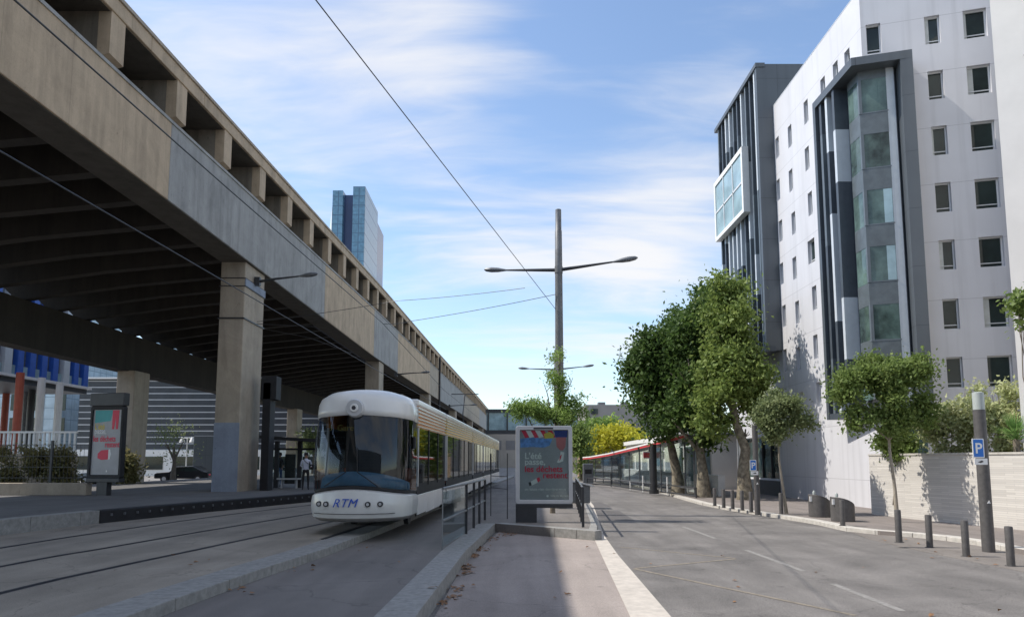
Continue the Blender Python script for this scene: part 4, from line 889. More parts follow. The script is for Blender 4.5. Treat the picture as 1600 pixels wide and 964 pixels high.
loft('front_skirt',[(ring(1.08,.22),zb-.04),(ring(1.17,.06),zb+.05),(ring(1.19,.0),zb+.28),(ring(1.19,.0),.74),(ring(1.18,.04),lambda x,s:ztop_sk(x,s)-.03),(ring(1.14,.10),ztop_sk)],M['tramw'],thick=.03)
loft('front_sill',[(ring(1.13,.12),lambda x,s:ztop_sk(x,s)-.02),(ring(1.16,.10),lambda x,s:ztop_sk(x,s)+.10)],M['black'],thick=.02)
loft('windscreen',[(ring(1.17,.09),lambda x,s:ztop_sk(x,s)+.09),(ring(1.19,.06),1.4),(ring(1.19,.12),1.9),(ring(1.18,.20),2.35),(ring(1.165,.30),lambda x,s:2.80-.05*abs(x))],M['wscreen'])
loft('cowl',[(ring(1.175,.28),lambda x,s:2.78-.05*abs(x)-.04*max(0,s-.6)),(ring(1.175,.30),lambda x,s:2.9-.03*x*x),(ring(1.165,.33),lambda x,s:3.1-.05*x*x),(ring(1.12,.40),lambda x,s:3.26-.07*x*x),(ring(1.0,.6),lambda x,s:3.37-.08*x*x),(ring(.6,1.1),3.44)],M['tramw'],closed_top=True,thick=.02)
# badge
bd=MB().tube([(0,.36,2.86),(0,.20,2.88),(0,.15,2.88)],[.215,.215,.19],28).build('round_badge',M['alu'],tr,smooth=True); bd.location=(0,0,.05)
MB().tube([(0,.14,2.88),(0,.11,2.88)],[.10,.09],20).build('badge_lamp',M['white'],bd,smooth=True); MB().tube([(0,.108,2.88),(0,.10,2.88)],[.05,.045],16).build('badge_centre',M['dmetal'],bd,smooth=True)
# headlights, logo, mirror
for x,m_ in ((-.78,'dmetal'),(-.58,'dmetal'),(.40,'dmetal'),(.66,'dmetal')):
    s=1.2*(1-math.cos(math.asin(min(1,(abs(x)/1.19)**(1/.9))))**.9)
    s-=.03; h=MB().tube([(x,s+.12,.72),(x,s-.03,.72)],.062,16).build('headlight',M[m_],tr,smooth=True); MB().tube([(x,s-.03,.72),(x,s-.036,.72)],.035,12).build('lamp_lens',M['alu'],h,smooth=True)
MB().box(1.0,1.12,1.0,1.06,.76,.81).build('side_indicator',M['redt'],tr)
text_mesh('operator_logo','RTM',.27,M['bluet'],tr,(-.13,-.035,.66),(R(90),0,R(2)),shear=.35,ext=.008,align='CENTER',offset=.0,space=1.06)
text_mesh('destination_display','3  Gare',.2,M['gold'],tr,(-.72,.60,2.42),(R(88),0,R(-6)),ext=.002)
for x0_,x1_ in ((-.62,-.1),(.62,.12)): MB().tube([(x0_,.03,1.12),(x1_*1.2,.0,1.45),(x1_,.03,2.0)],.012,6).build('wiper',M['black'],tr)
MB().tube([(x,1.2*(1-math.cos(math.asin(min(1,(abs(x)/1.19)**(1/.9))))**.9)-.022,.50) for x in [-.95+.1*k for k in range(20)]],.008,5).build('bumper_seam',M['dmetal'],tr)
for sg in (-1,1): MB().box(sg*1.22-.03,sg*1.22+.03,1.25,1.42,2.0,2.3).build('side_camera',M['black'],tr,bevel=.02)
# dash, cab interior, seats
MB().prism([(-1.02,.75),(-.6,.42),(0,.3),(.6,.42),(1.02,.75),(1.0,1.1),(-1.0,1.1)],.95,1.0).build('dashboard',M['blued'],tr)
loft('dash_front',[(ring(1.08,.22,1.4,1.3),.95),(ring(1.05,.26,1.4,1.3),lambda x,s:1.16+.30*max(0,1-(x/1.05)**2)**.6)],M['blued'],thick=.03)
MB().box(-1.1,1.1,2.2,40,.5,.56).build('floor',M['gmetal'],tr)
for k in range(18):
    s=2.9+k*2.05
    for x in (-.85,.85):
        o=MB().box(x-.22,x+.22,s,s+.42,.92,1.0).box(x-.22,x+.22,s+.40,s+.46,.98,1.5).build('seat',M['orange'],tr,bevel=.02)
for k in range(12): MB().tube([(.42,3.2+k*3.1,.55),(.42,3.2+k*3.1,3.0)],.018,6).build('grab_pole',M['yel'],tr)
MB().box(-.75,.75,2.3,2.36,.56,2.9).build('cab_partition',M['dmetal'],tr)
# modules
joints=[CAB,7.7,17.6,24.0,34.0,41.0]
for i in range(len(joints)-1):
    a,c=joints[i]+(.0 if i==0 else .16),joints[i+1]-.16
    MB().box(-1.19,1.19,a,c,3.12,3.3).build('roof_edge',M['tramw'],tr,bevel=.05)
    MB().hull8([(-1.0,a,3.3),(1.0,a,3.3),(.75,a,3.42),(-.75,a,3.42)],[(-1.0,c,3.3),(1.0,c,3.3),(.75,c,3.42),(-.75,c,3.42)]).build('roof',M['tramc'],tr)
    for sg in (-1,1):
        x0=sg*1.2
        bx=lambda d0,d1,s0,s1,z0,z1: MB().box(min(x0-sg*d0,x0-sg*d1),max(x0-sg*d0,x0-sg*d1),s0,s1,z0,z1)
        bx(.04,.08,a,c,2.55,3.12).build('louvre_backing',M['louvo' if i==0 else 'louvg'],tr)
        b=MB()
        for k in range(6): 
            z=2.58+k*.092; q=bx(.005,.04,a,c,z,z+.026+.006*k); n0=len(b.v); b.v+=q.v; b.f+=[tuple(t+n0 for t in f) for f in q.f]
        b.build('louvre_slats',M['tramc'],tr)
        bx(.03,.06,a,c,.86,1.13).build('lower_band',M['black'],tr)
        # skirt panels and windows
        n=max(2,round((c-a)/1.3)); st=(c-a)/n
        for k in range(n): bx(.0,.04,a+k*st+.015,a+(k+1)*st-.015,.30 if k%3 else .33,.84).build('skirt_panel',M['tramw'],tr,bevel=.012)
        bx(.05,.07,a,c,.3,.86).build('skirt_gap',M['black'],tr)
        nw=max(2,round((c-a)/2.0)); sw_=(c-a)/nw
        for k in range(nw):
            g=bx(.02,.035,a+k*sw_+.03,a+(k+1)*sw_-.03,1.13,2.55).build('window',M['tglass'],tr)
            bx(.0,.05,a+k*sw_-.02 if k else a,a+k*sw_+(.02 if k else .07),1.05,2.56).build('window_post',M['dmetal'] if k else M['alu'],tr)
        bx(.0,.05,c-.06,c,1.05,2.56).build('window_post',M['alu'],tr)
    if i<len(joints)-2: 
        b=MB()
        for k in range(5): b.box(-1.12+.03*(k%2),1.12-.03*(k%2),c+k*.064,c+(k+1)*.064,.45,3.25)
        b.build('gangway_bellows',M['black'],tr)
MB().box(-.6,.6,40.9,41.2,.4,3.2).build('rear_end',M['black'],tr)
for s in (3.2,10,21,30,38): 
    for x in (-.72,.72): MB().tube([(x-.06,s,.28),(x+.06,s,.28)],.28,18).build('wheel',M['dmetal'],tr,smooth=True)
# pantograph
MB().tube([(0,25.2,3.4),(0,24.0,4.3),(0,25.2,5.6)],.035,6).tube([(-.8,25.2,5.62),(.8,25.2,5.62)],.03,6).build('pantograph',M['dmetal'],tr)
# ------------------------------------------------------------ street lamps, wires
def lamp_head(b,p,d,s=1.0):
    p=Vector(p); d=Vector(d).normalized(); pts=[p+d*t*s for t in (0,.18,.4,.7,.95,1.05)]
    b.tube(pts,[.035,.06,.095,.11,.08,.02],12)
def double_lamp(x,y,ztop,zarm,lab,armL=3.05,rot=R(-16),s=1.0,z0=0):
    t=empty('double_street_lamp',(x,y,z0),0,lab,'street lamp','double armed street lamps on the island')
    MB().tube([(0,0,0),(0,0,.5)],.26,20).build('base_sleeve',M['poleg'],t,smooth=True)
    MB().tube([(0,0,0),(0,0,zarm),(0,0,ztop-.9),(0,0,ztop-.88),(0,0,ztop)],[.19,.15,.14,.125,.12],20).build('pole',M['poleg'],t,smooth=True)
    for sg in (-1,1):
        d=Vector((math.cos(rot)*sg,math.sin(rot)*sg,0)); e=d*(armL-.95)+Vector((0,0,zarm+.16)); st=Vector((0,0,zarm))
        MB().tube([st,st.lerp(e,.3),st.lerp(e,.65),e],[.075,.065,.05,.035],10).build('arm',M['dmetal'],t,smooth=True)
        b=MB(); lamp_head(b,e,d+Vector((0,0,.10)),.95); b.build('lamp_head',M['gmetal'],t,smooth=True)
    MB().tube([(0,0,zarm-.14),(0,0,zarm+.14)],.165,20).build('collar',M['poleg'],t,smooth=True)
    return t
double_lamp(1.9,28,12.1,9.57,'nearest double armed street lamp on a tall grey mast above the small tree',3.15)
double_lamp(3.65,58.5,10.5,9.45,'farther double armed street lamp with its arms just behind the small tree',3.2)
def pier_lamp(px0,py0,px1,py1,Y,lab):
    p=DY(px0,py0,Y); q=DY(px1,py1,Y-1.2); t=empty('bracket_street_lamp',tuple(p),0,lab,'street lamp','lamps bracketed to the viaduct piers')
    v=q-p; m_=v*.7; MB().tube([(0,0,0),v*.3+Vector((0,0,.02)),m_],[.07,.055,.035],8).build('arm',M['dmetal'],t,smooth=True)
    b=MB(); lamp_head(b,m_,v,v.length*.3); b.build('lamp_head',M['gmetal'],t,smooth=True); MB().box(-.2,.05,-.1,.1,-.2,.2).build('wall_bracket',M['dmetal'],t)
pier_lamp(405,440,495,428,32.5,'street lamp on a long arm bracketed to the nearest viaduct pier')
pier_lamp(620,585,671,581,64.5,'street lamp bracketed to the second viaduct pier above the tram')
pier_lamp(703,634,745,632,103,'small street lamp bracketed to the viaduct beyond the black pipe')
def wire(lab,pts,r=.012,sag=0):
    P_=[]; a=Vector(pts[0])
    for k in range(len(pts)-1):
        p,q=Vector(pts[k]),Vector(pts[k+1])
        for j in range(12): t=j/12; P_.append(p.lerp(q,t)-Vector((0,0,4*sag*t*(1-t))))
    P_.append(Vector(pts[-1])); return tag(MB().tube(P_,r,6).build('overhead_wire',M['dmetal'],smooth=True),lab,'wire')
lampx=lambda py,Y=28: DY(868,py,Y-.12)
w0=DY(493,0,10.3); w1=lampx(483); wire('long steep overhead wire running from the top edge down to the tall mast',[w0+(w0-w1)*.5,w1],.011)
wire('short span wire joining the steep wire left of the mast',[DY(820,450,25.3),DY(620,470,31),(-12.0,32.6,8.35)],.012,.05)
wire('span wire from the mast just below the arms to the viaduct side',[lampx(460),DY(640,502,29.5),(-5.1,27.5,7.25)],.012,.05)
wire('lower overhead contact wire passing in front of the dark underside of the viaduct',[(-8.2,-2,6.4),(-7.5,9.9,6.36),(-6.51,35,6.22),(-5.6,60,6.2)],.014)
wire('upper overhead wire crossing in front of the concrete girder face',[(-5.2,-2,6.55),(-5.28,7,6.71),(-5.37,13,6.97),(-5.06,27,7.2),(-4.4,45,6.4),(-3.2,70,6.0)],.012)
wire('thin stay wire from the near pier strap towards the track',[(-12.0,32.6,8.25),(-9.1,32,8.0),(-6.6,33,6.3)],.015)
wire('second stay wire from the near pier to the contact wire',[(-12.0,33.6,8.2),(-9.0,31,7.3),(-6.7,29,6.3)],.012)
for (a_,c_) in (((-9.3,31.9,7.8),(-8.2,32.2,7.7)),): pass
# ------------------------------------------------------------ island furniture
kx0,kx1=G(806,815)[0],G(893,815)[0]; KY=21.75
ks=empty('advertising_panel',(kx0,KY,0),R(-2.5),'large silver framed poster panel reading about summer litter on a dark foot','advertising panel','street advertising panels')
def S(x): return x
W_=1.73; zb_=.56; zt_=2.92
b=MB(); 
def rrect(x0,x1,z0,z1,r,n=6):
    pts=[]
    for cx_,cz_,a0 in ((x1-r,z1-r,0),(x0+r,z1-r,90),(x0+r,z0+r,180),(x1-r,z0+r,270)):
        for k in range(n+1): a=R(a0+90*k/n); pts.append((cx_+r*math.cos(a),cz_+r*math.sin(a)))
    return pts
def xzprism(pts,y0,y1):
    b=MB(); n=len(pts); b.v=[(p[0],y0,p[1]) for p in pts]+[(p[0],y1,p[1]) for p in pts]; b.f=[tuple(range(n)),tuple(range(2*n-1,n-1,-1))]+[(k,(k+1)%n,n+(k+1)%n,n+k) for k in range(n)]; return b
def xzframe(outer,inner,y0,y1):
    n=len(outer); b=MB(); b.v=[(p[0],y0,p[1]) for p in outer]+[(p[0],y0,p[1]) for p in inner]+[(p[0],y1,p[1]) for p in outer]+[(p[0],y1,p[1]) for p in inner]
    for k in range(n):
        j=(k+1)%n; b.f+= [(k,j,n+j,n+k),(2*n+k,3*n+k,3*n+j,2*n+j),(k,2*n+k,2*n+j,j),(n+k,n+j,3*n+j,3*n+k)]
    return b
def poster_panel(root,scale,dark=False):
    fm=M['black'] if dark else M['alu']
    def rr(*a): return [(x*1,z*1) for x,z in rrect(*a)]
    xzframe(rr(0,W_,zb_,zt_,.09),rr(.12,W_-.12,zb_+.12,zt_-.12,.03),-.12,.12).build('frame',fm,root,bevel=.01)
    xzprism(rrect(.10,W_-.10,zb_+.10,zt_-.10,.02),-.07,.07).build('poster_sheet',M['poster'],root)
    if not dark:
        MB().box(.0,.64,-.14,.14,-.02,.44).build('foot',M['dmetal'],root,bevel=.015); MB().box(.0,W_,-.15,.15,.44,zb_+.0).build('base_beam',M['dmetal'],root,bevel=.01)
    else:
        MB().box(.55,1.1,-.14,.14,-.5,.5).build('foot',M['dmetal'],root,bevel=.015); MB().box(.0,W_,-.16,.16,.44,zb_+.0).build('base_beam',M['dmetal'],root,bevel=.01)
    x0,x1,z0,z1=.14,W_-.14,zb_+.14,zt_-.14; H_=z1-z0; Wd=x1-x0
    def poly(name,pts,m,off=-.074,parent=root): 
        return MB().poly([(x0+u*Wd,off,z1-v*H_) for u,v in pts]).build(name,m,parent)
    def art(name,pts,m,off): poly(name,pts,m,off)
    if dark:
        art('print_area',[(.05,0),(.7,0),(.62,.17),(.05,.2)],M['teal'],-.073)
        art('print_leg',[(.68,0),(.92,0),(.9,.3),(.82,.3),(.8,.12),(.76,.3),(.68,.3)],M['redt'],-.0745)
        art('print_can',[(.22,.68),(.34,.63),(.6,.62),(.6,.77),(.36,.78),(.22,.75)],M['redt'],-.074)
        art('print_can_top',[(.6,.62),(.66,.61),(.7,.69),(.66,.77),(.6,.77)],M['whitet'],-.0742)
    else:
        art('print_area',[(0,0),(1,0),(1,.27),(0,.27)],M['poster'],-.0725)
        art('print_water',[(0,.12),(.28,.10),(.5,.12),(.68,.12),(.62,.22),(.5,.25),(.25,.24),(0,.25)],M['blueprint'],-.0735)
        for u in (.02,.22,.42,.58): art('print_stripe',[(u,0),(u+.09,0),(u+.17,.10),(u+.09,.11)],M['redt'],-.0745)
        for u in (.12,.32): art('print_stripe',[(u,0),(u+.1,0),(u+.18,.09),(u+.08,.11)],M['whitet'],-.0742)
        art('print_towel',[(.5,.05),(.62,.02),(.72,.06),(.7,.11),(.52,.12)],M['yel'],-.0747)
        art('print_shorts',[(.72,0),(1,0),(.99,.10),(.74,.10)],M['navy'],-.075)
        art('print_leg',[(.75,.10),(.97,.10),(.95,.24),(.9,.29),(.84,.29),(.77,.24)],M['pinkp'],-.0748)
        art('print_shoe',[(.85,.31),(.93,.32),(.9,.45),(.8,.475),(.77,.46),(.84,.39)],M['whitet'],-.075)
        art('print_shoe_mark',[(.84,.37),(.88,.35),(.85,.42),(.82,.45)],M['redt'],-.0756)
        art('print_can',[(.18,.76),(.34,.70),(.37,.76),(.22,.81)],M['whitet'],-.075); art('print_can_end',[(.17,.76),(.22,.75),(.24,.80),(.19,.81)],M['dmetal'],-.0755); art('print_can_cap',[(.34,.70),(.40,.68),(.42,.73),(.37,.76)],M['redt'],-.0755)
        MB().box(.55,1.15,-.124,-.12,zt_-.10,zt_-.05).build('maker_strip',M['dmetal'],root)
    tsz=H_*.115
    lines=[("L'été",.09,.415,M['whitet'],1.0,'LEFT'),('passe,',.09,.50,M['whitet'],1.0,'LEFT'),('les déchets',.09,.605,M['redt'],.98,'LEFT'),('restent',.99,.695,M['redt'],.98,'RIGHT')]
    if dark: lines=[("L'été",.06,.30,M['yel'],1.0,'LEFT'),('passe,',.06,.37,M['whitet'],1.0,'LEFT'),('les déchets',.02,.49,M['redt'],1.0,'LEFT'),('restent',.99,.58,M['redt'],1.0,'RIGHT')]
    for tx,u,v,m_,k,al in lines: text_mesh('poster_text',tx,tsz*k*1.12,m_,root,(x0+u*Wd,-.0765,z1-v*H_),ext=.0015,align=al,offset=.0048,space=.99)
    if not dark:
        text_mesh('poster_text','on laisse rien derrière nous',tsz*.47,M['whitet'],root,(x0+.09*Wd,-.0765,z1-.875*H_),ext=.0015,offset=.001)
        text_mesh('poster_text','Ville de Marseille',tsz*.36,M['whitet'],root,(x0+.63*Wd,-.0765,z1-.965*H_),ext=.0015,offset=.0005)
    xzprism([(x0+.57*Wd+.035*math.cos(R(a)),z1-.955*H_+.035*math.sin(R(a))) for a in range(0,360,30)],-.0765,-.074).build('poster_emblem',M['whitet'],root)
    if not dark: xzprism(rrect(.11,W_-.11,zb_+.11,zt_-.11,.02),-.105,-.1).build('cover_glass',M['sglass'],root)
poster_panel(ks,1)
ds=empty('advertising_panel',(*G(113,768,.5),.5),R(-13),'dark shaded poster panel with a black frame at the back of the platform','advertising panel','street advertising panels')
poster_panel(ds,1,True); ds.scale=(.9,.9,1.22); ds.location=(G(114,775,.5)[0],28.4,.5-.02)
MB().box(-.03,W_+.03,-.17,.17,zt_+.002,zt_+.42).build('top_hood',M['dmetal'],ds,bevel=.02)
def railing(lab,posts,zr,r=.03,extra=None,m=M['dmetal'],tops=1.05,glass=False):
    x,y=posts[0]; t=empty('pedestrian_railing',(x,y,0),0,lab,'railing','grey pedestrian railings on the island')
    for (a,c) in posts: MB().box(a-x-.035,a-x+.035,c-y-.03,c-y+.03,-.01,tops).build('post',m,t)
    pl=[(a-x,c-y) for a,c in posts]
    if extra: pl=[(extra[0]-x,extra[1]-y)]+pl
    for z in zr: MB().tube([(a,c,z) for a,c in pl],r,8).build('rail',M['gmetal'],t,smooth=True)
    return t,pl
t,pl=railing('grey railing with four posts along the kerb left of the advertising panel',[(-1.17,18.24),(-1.06,19.79),(-.97,21.19),(-.86,22.6)],(.60,1.27),extra=(-1.46,15.0),tops=1.27)
MB().tube([(pl[0][0],pl[0][1],0),(pl[0][0],pl[0][1],1.27)],.014,6).build('end_stay',M['gmetal'],t)
g=MB(); a,c=pl[0],pl[1]; g.hull8([(a[0],a[1],.06),(a[0]+.01,a[1],.06),(a[0]+.01,a[1],1.2),(a[0],a[1],1.2)],[(c[0],c[1],.06),(c[0]+.01,c[1],.06),(c[0]+.01,c[1],1.2),(c[0],c[1],1.2)]); g.build('glass_panel',M['sglass'],t)
railing('dark railing of closely seen posts running back from the right side of the advertising panel',[(2.0,20.1),(2.13,21.9),(2.27,23.7),(2.4,25.5),(2.53,27.3),(2.66,29.1),(2.79,30.9)],(.55,1.1),tops=1.12)
tp=empty('slim_stop_frame',(-.55,23,0),0,'thin metal frame standing left of the advertising panel','frame')
for x in (-.15,-.72): MB().tube([(x+.55,0 if x>-.5 else 1.2,0),(x+.55,0 if x>-.5 else 1.2,2.1)],.018,6).build('upright',M['dmetal'],tp)
MB().tube([(.4,0,.95),(-.17,1.2,.95)],.012,6).tube([(.4,0,1.35),(-.17,1.2,1.35)],.012,6).build('cross_bar',M['dmetal'],tp)
# sloped pale lid thing at (900,755)
lt=empty('utility_box',(3.0,31.8,0),0,'pale sloped lid of a small roadside cabinet right of the advertising panel','cabinet')
MB().hull8([(-.45,-.4,0),(.45,-.4,0),(.45,-.4,.75),(-.45,-.4,.95)],[(-.45,.4,0),(.45,.4,0),(.45,.4,.75),(-.45,.4,.95)]).build('cabinet_body',M['gmetal'],lt,bevel=.02)
MB().hull8([(-.5,-.5,.97),(.6,-.5,.72),(.6,-.5,.78),(-.5,-.5,1.03)],[(-.5,.5,.97),(.6,.5,.72),(.6,.5,.78),(-.5,.5,1.03)]).build('lid',M['alu'],lt)
mt_=empty('ticket_machine',(*G(919,755,-.13),-.13),0,'small grey ticket machine at the far end of the road island','machine')
MB().box(-.45,.45,-.3,.3,0,1.75).build('housing',M['gmetal'],mt_,bevel=.05); MB().box(-.3,.3,-.32,-.3,.85,1.25).build('screen',M['black'],mt_)
# ------------------------------------------------------------ bollards
bpx=[(1580,884),(1510,869),(1453,855),(1405,847),(1317,821),(1221,803),(1174,800),(1160,797),(1145,795),(1131,793),(1117,790)]
blab=['nearest bollard at the right edge in front of the parking post','second nearest bollard just left of the parking post','third bollard from the right edge on the asphalt apron','fourth bollard from the right beside the thin street tree trunk','bollard standing in front of the right hand dark bin','bollard just left of the leaning thin trunk of the olive green tree',
 'bollard just left of the distant parking post','second bollard left of the distant parking post','third bollard left of the distant parking post','second bollard from the far end of the row near the plane trees','farthest bollard of the row nearest the plane tree trunks']
proto=None
for k,(x,y) in enumerate(bpx):
    zg=-.245 if k<3 else -.125; X,Y=G(x,y,zg)
    if proto is None:
        proto=empty('bollard',(X,Y,zg),0,blab[0],'bollard','grey bollards along the pavement')
        MB().tube([(0,0,0),(0,0,.76),(0,0,.785),(0,0,.79)],[.075,.075,.068,.04],20).build('post',M['boll'],proto,smooth=True)
        MB().tube([(0,0,0),(0,0,.012)],.11,20).build('base_plate',M['boll'],proto,smooth=True); o=proto
    else: o=copy_tree(proto); o.location=(X,Y,zg); o['label']=blab[k]
# ------------------------------------------------------------ parking posts
def parking_post(px,py,zg,h,r,lab,sgn_z,glass=True,sw0=.26,faded=False):
    X,Y=G(px,py,zg); t=empty('parking_post',(X,Y,zg),0,lab,'signpost','grey posts with parking signs')
    MB().tube([(0,0,0),(0,0,h)],[r*1.03,r],24).build('post',M['boll'],t,smooth=True)
    if glass: MB().tube([(0,0,h),(0,0,h+.4),(0,0,h+.42)],[r*.95,r*.95,r*.6],20).build('frosted_lamp',M['lampg'],t,smooth=True)
    sg=empty('x'); bpy.data.objects.remove(sg)
    x0=-r-sw0*.72; yy_=-r-.03
    s=xzprism(rrect(x0,x0+sw0,sgn_z,sgn_z+sw0*1.65,.02),yy_-.012,yy_).build('parking_sign',M['whitet'],t)
    xzprism(rrect(x0+.022,x0+sw0-.022,sgn_z+.022,sgn_z+sw0*1.65-.022,.015),yy_-.015,yy_-.012).build('blue_field',M['pblue'],s)
    text_mesh('letter_p','P',sw0*1.25,M['whitet'],s,(x0+sw0/2,yy_-.017,sgn_z+sw0*.40),ext=.001,align='CENTER',offset=.006)
    p2=xzprism(rrect(x0+.03,x0+sw0+.06,sgn_z-.16,sgn_z-.015,.01),yy_-.01,yy_).build('lower_plate',M['whitet'],t)
    xzprism([(x0+.10,sgn_z-.10),(x0+.2,sgn_z-.06),(x0+.24,sgn_z-.09),(x0+.17,sgn_z-.12)],yy_-.012,yy_-.0105).build('plate_symbol',M['dmetal'],p2)
    xzprism([(-.05,1.12),(.03,1.12),(0,1.19)],-r-.012,-r-.004).build('torn_sticker',M['whitet'],t)
parking_post(1545,862,-.245,3.3,.13,'thick grey post with a blue parking sign in front of the stone wall',2.17,sw0=.27)
parking_post(1184,804,-.125,3.3,.1,'distant grey post with a small parking sign between the plane and olive trees',1.62,glass=False,sw0=.24)
# ------------------------------------------------------------ bins
for k,(px,py,lab) in enumerate(((1287,808,'left one of the two dark sloping topped bins by the white wall'),(1324,815,'right one of the two dark sloping topped bins, behind a bollard'))):
    X,Y=G(px,py,-.13)
    if k==0:
        t=empty('waste_bin',(X,Y+.3,-.13),0,lab,'bin','dark sloping topped bins'); b=MB(); n=28; r=.37
        for j in range(n): a=2*math.pi*j/n; b.v.append((r*math.cos(a),r*math.sin(a),0))
        for j in range(n): a=2*math.pi*j/n; x=r*math.cos(a); b.v.append((x,r*math.sin(a),.80-.28*((x+r)/(2*r))**2.0))
        b.f=[tuple(range(n-1,-1,-1)),tuple(range(n,2*n))]+[(j,(j+1)%n,n+(j+1)%n,n+j) for j in range(n)]
        b.build('body',M['boll'],t,smooth=True,bevel=.015)
        MB().box(-.40,-.30,-.17,-.13,.55,.73).build('white_label',M['whitet'],t)
        MB().tube([(-.2,-.05,.79),(-.2,-.05,.88),(-.2,-.05,.93)],[.05,.05,.02],10).build('dispenser_cap',M['lampg'],t,smooth=True); pb_=t
    else:
        o=copy_tree(pb_); o.location=(X,Y+.3,-.13); o['label']=lab
# ------------------------------------------------------------ platform shelter + people
ps=empty('platform_shelter',(-11.5,34.5,.5),0,'dark framed glass tram shelter on the platform behind the near pier','shelter')
def L3(px,Y): return DY(px,730,Y).x
x0,x1=L3(418,36),L3(500,36)
pt(MB().hull8([(x0,34.6,2.95),(x1+.5,34.2,2.75),(x1+.5,34.2,2.9),(x0,34.6,3.1)],[(x0,36.6,2.95),(x1+.5,36.6,2.75),(x1+.5,36.6,2.9),(x0,36.6,3.1)]),'roof',M['black'],ps)
for px in (422,432,468,497): x=L3(px,36); pt(MB().box(x-.1,x+.1,35.9,36.1,.5,2.85),'post',M['black'],ps)
pt(MB().box(x0,x1,36.05,36.08,.8,2.4),'glass_panel',M['sglass'],ps); pt(MB().box(x0,x1,36.0,36.1,2.4,2.5),'cross_rail',M['black'],ps)
pt(MB().box(L3(440,36),L3(474,36),35.3,35.7,.93,1.0).box(L3(445,36),L3(447,36),35.45,35.55,.5,.93).box(L3(468,36),L3(470,36),35.45,35.55,.5,.93),'bench',M['alu'],ps)
pt(MB().box(L3(446,36.2),L3(462,36.2),36.1,36.2,.7,2.2),'back_panel',M['dmetal'],ps)
tm=empty('dark_totem',(*G(412,766,.5),.5),0,'tall black service column just right of the near pier','column')
MB().box(-.17,.2,-.1,.6,0,5.0).build('column',M['black'],tm,bevel=.02); MB().box(-.25,.45,-.1,.6,4.2,5.3).build('head_box',M['black'],tm,bevel=.02)
def person(base,h,mats,lab,rz=0,arm=0,extra=None):
    s=h/1.75
    J={'pel':(0,0,.95,.145),'wai':(0,0,1.1,.135),'che':(0,.0,1.32,.165),'nec':(0,0,1.49,.06),'hed':(0,-.01,1.58,.085),'hd2':(0,-.01,1.68,.09),
       'hl':(-.1,0,.9,.095),'kl':(-.11,-.03,.5,.065),'al':(-.12,.02,.08,.045),'tl':(-.13,-.13,.04,.035),'hr':(.1,0,.9,.095),'kr':(.12,-.01,.5,.065),'ar':(.13,.03,.08,.045),'tr':(.15,-.12,.04,.035),
       'sl':(-.19,0,1.40,.062),'el':(-.25,.02,1.13,.045),'wl':(-.2,-.16-arm*.1,.98+arm*.14,.033),'fl':(-.17,-.24-arm*.1,.95+arm*.16,.03),'sr':(.19,0,1.40,.062),'er':(.26,.03,1.13,.045),'wr':(.24,-.1-arm*.14,.93+arm*.17,.033),'fr':(.22,-.17-arm*.14,.88+arm*.19,.03)}
    Ed=[('pel','wai'),('wai','che'),('che','nec'),('nec','hed'),('hed','hd2'),('pel','hl'),('hl','kl'),('kl','al'),('al','tl'),('pel','hr'),('hr','kr'),('kr','ar'),('ar','tr'),('che','sl'),('sl','el'),('el','wl'),('wl','fl'),('che','sr'),('sr','er'),('er','wr'),('wr','fr')]
    ks_=list(J); me=bpy.data.meshes.new('person'); me.from_pydata([tuple(c*s for c in J[k][:3]) for k in ks_],[(ks_.index(a),ks_.index(b)) for a,b in Ed],[])
    o=bpy.data.objects.new('person',me); col.objects.link(o); m=o.modifiers.new('skin','SKIN'); 
    for i,k in enumerate(ks_): me.skin_vertices[0].data[i].radius=(J[k][3]*s,J[k][3]*s*.8); me.skin_vertices[0].data[i].use_root=(k=='pel')
    sb=o.modifiers.new('sub','SUBSURF'); sb.levels=2; sb.render_levels=2
    bpy.context.view_layer.update(); me2=bpy.data.meshes.new_from_object(o.evaluated_get(bpy.context.evaluated_depsgraph_get())); o.modifiers.clear(); o.data=me2
    me2.materials.clear()
    for m_ in mats: me2.materials.append(m_)   # 0 skin,1 top,2 trousers,3 shoes
    for p in me2.polygons:
        z=p.center.z/s; r=math.hypot(p.center.x,p.center.y)/s; p.use_smooth=True
        p.material_index=0 if z>1.5 else (3 if z<.09 else (2 if z<.97 and abs(p.center.x/s)<.19 else (0 if (z<1.12 and abs(p.center.x/s)>.19) else 1)))
    o.location=base; o.rotation_euler=(0,0,rz); tag(o,lab,'person')
    b=MB(); n=12
    hr=MB().tube([(0,.03*s,1.60*s),(0,.02*s,1.70*s),(0,.0,1.765*s),(0,0,1.785*s)],[.088*s,.105*s,.075*s,.02*s],12).build('hair',M['blackc'],o,smooth=True)
    # face: nose and eyes
    MB().tube([(0,-.085*s,1.66*s),(0,-.115*s,1.63*s)],[.008,.016],6).build('nose',M['skin'],o,smooth=True)
    return o
p1=person((G(478,765,.5)[0],33.4,.5),1.72,[M['skin'],M['whitec'],M['blackc'],M['blackc']],'person in a white shirt and black trousers standing in front of the platform shelter',R(15),1)
MB().box(.2,.42,-.12,.1,.95,1.2).build('shoulder_bag',M['blackc'],p1,bevel=.03); MB().tube([(-.12,-.12,1.42),(.05,-.17,1.25),(.3,-.08,1.15)],.014,6).build('bag_strap',M['blackc'],p1)
p2=person((DY(440,740,38)[0],37.6,.5),1.78,[M['skin'],M['blackc'],M['jeans'],M['blackc']],'person in a dark top and blue jeans waiting behind the shelter glass',R(-20),0)
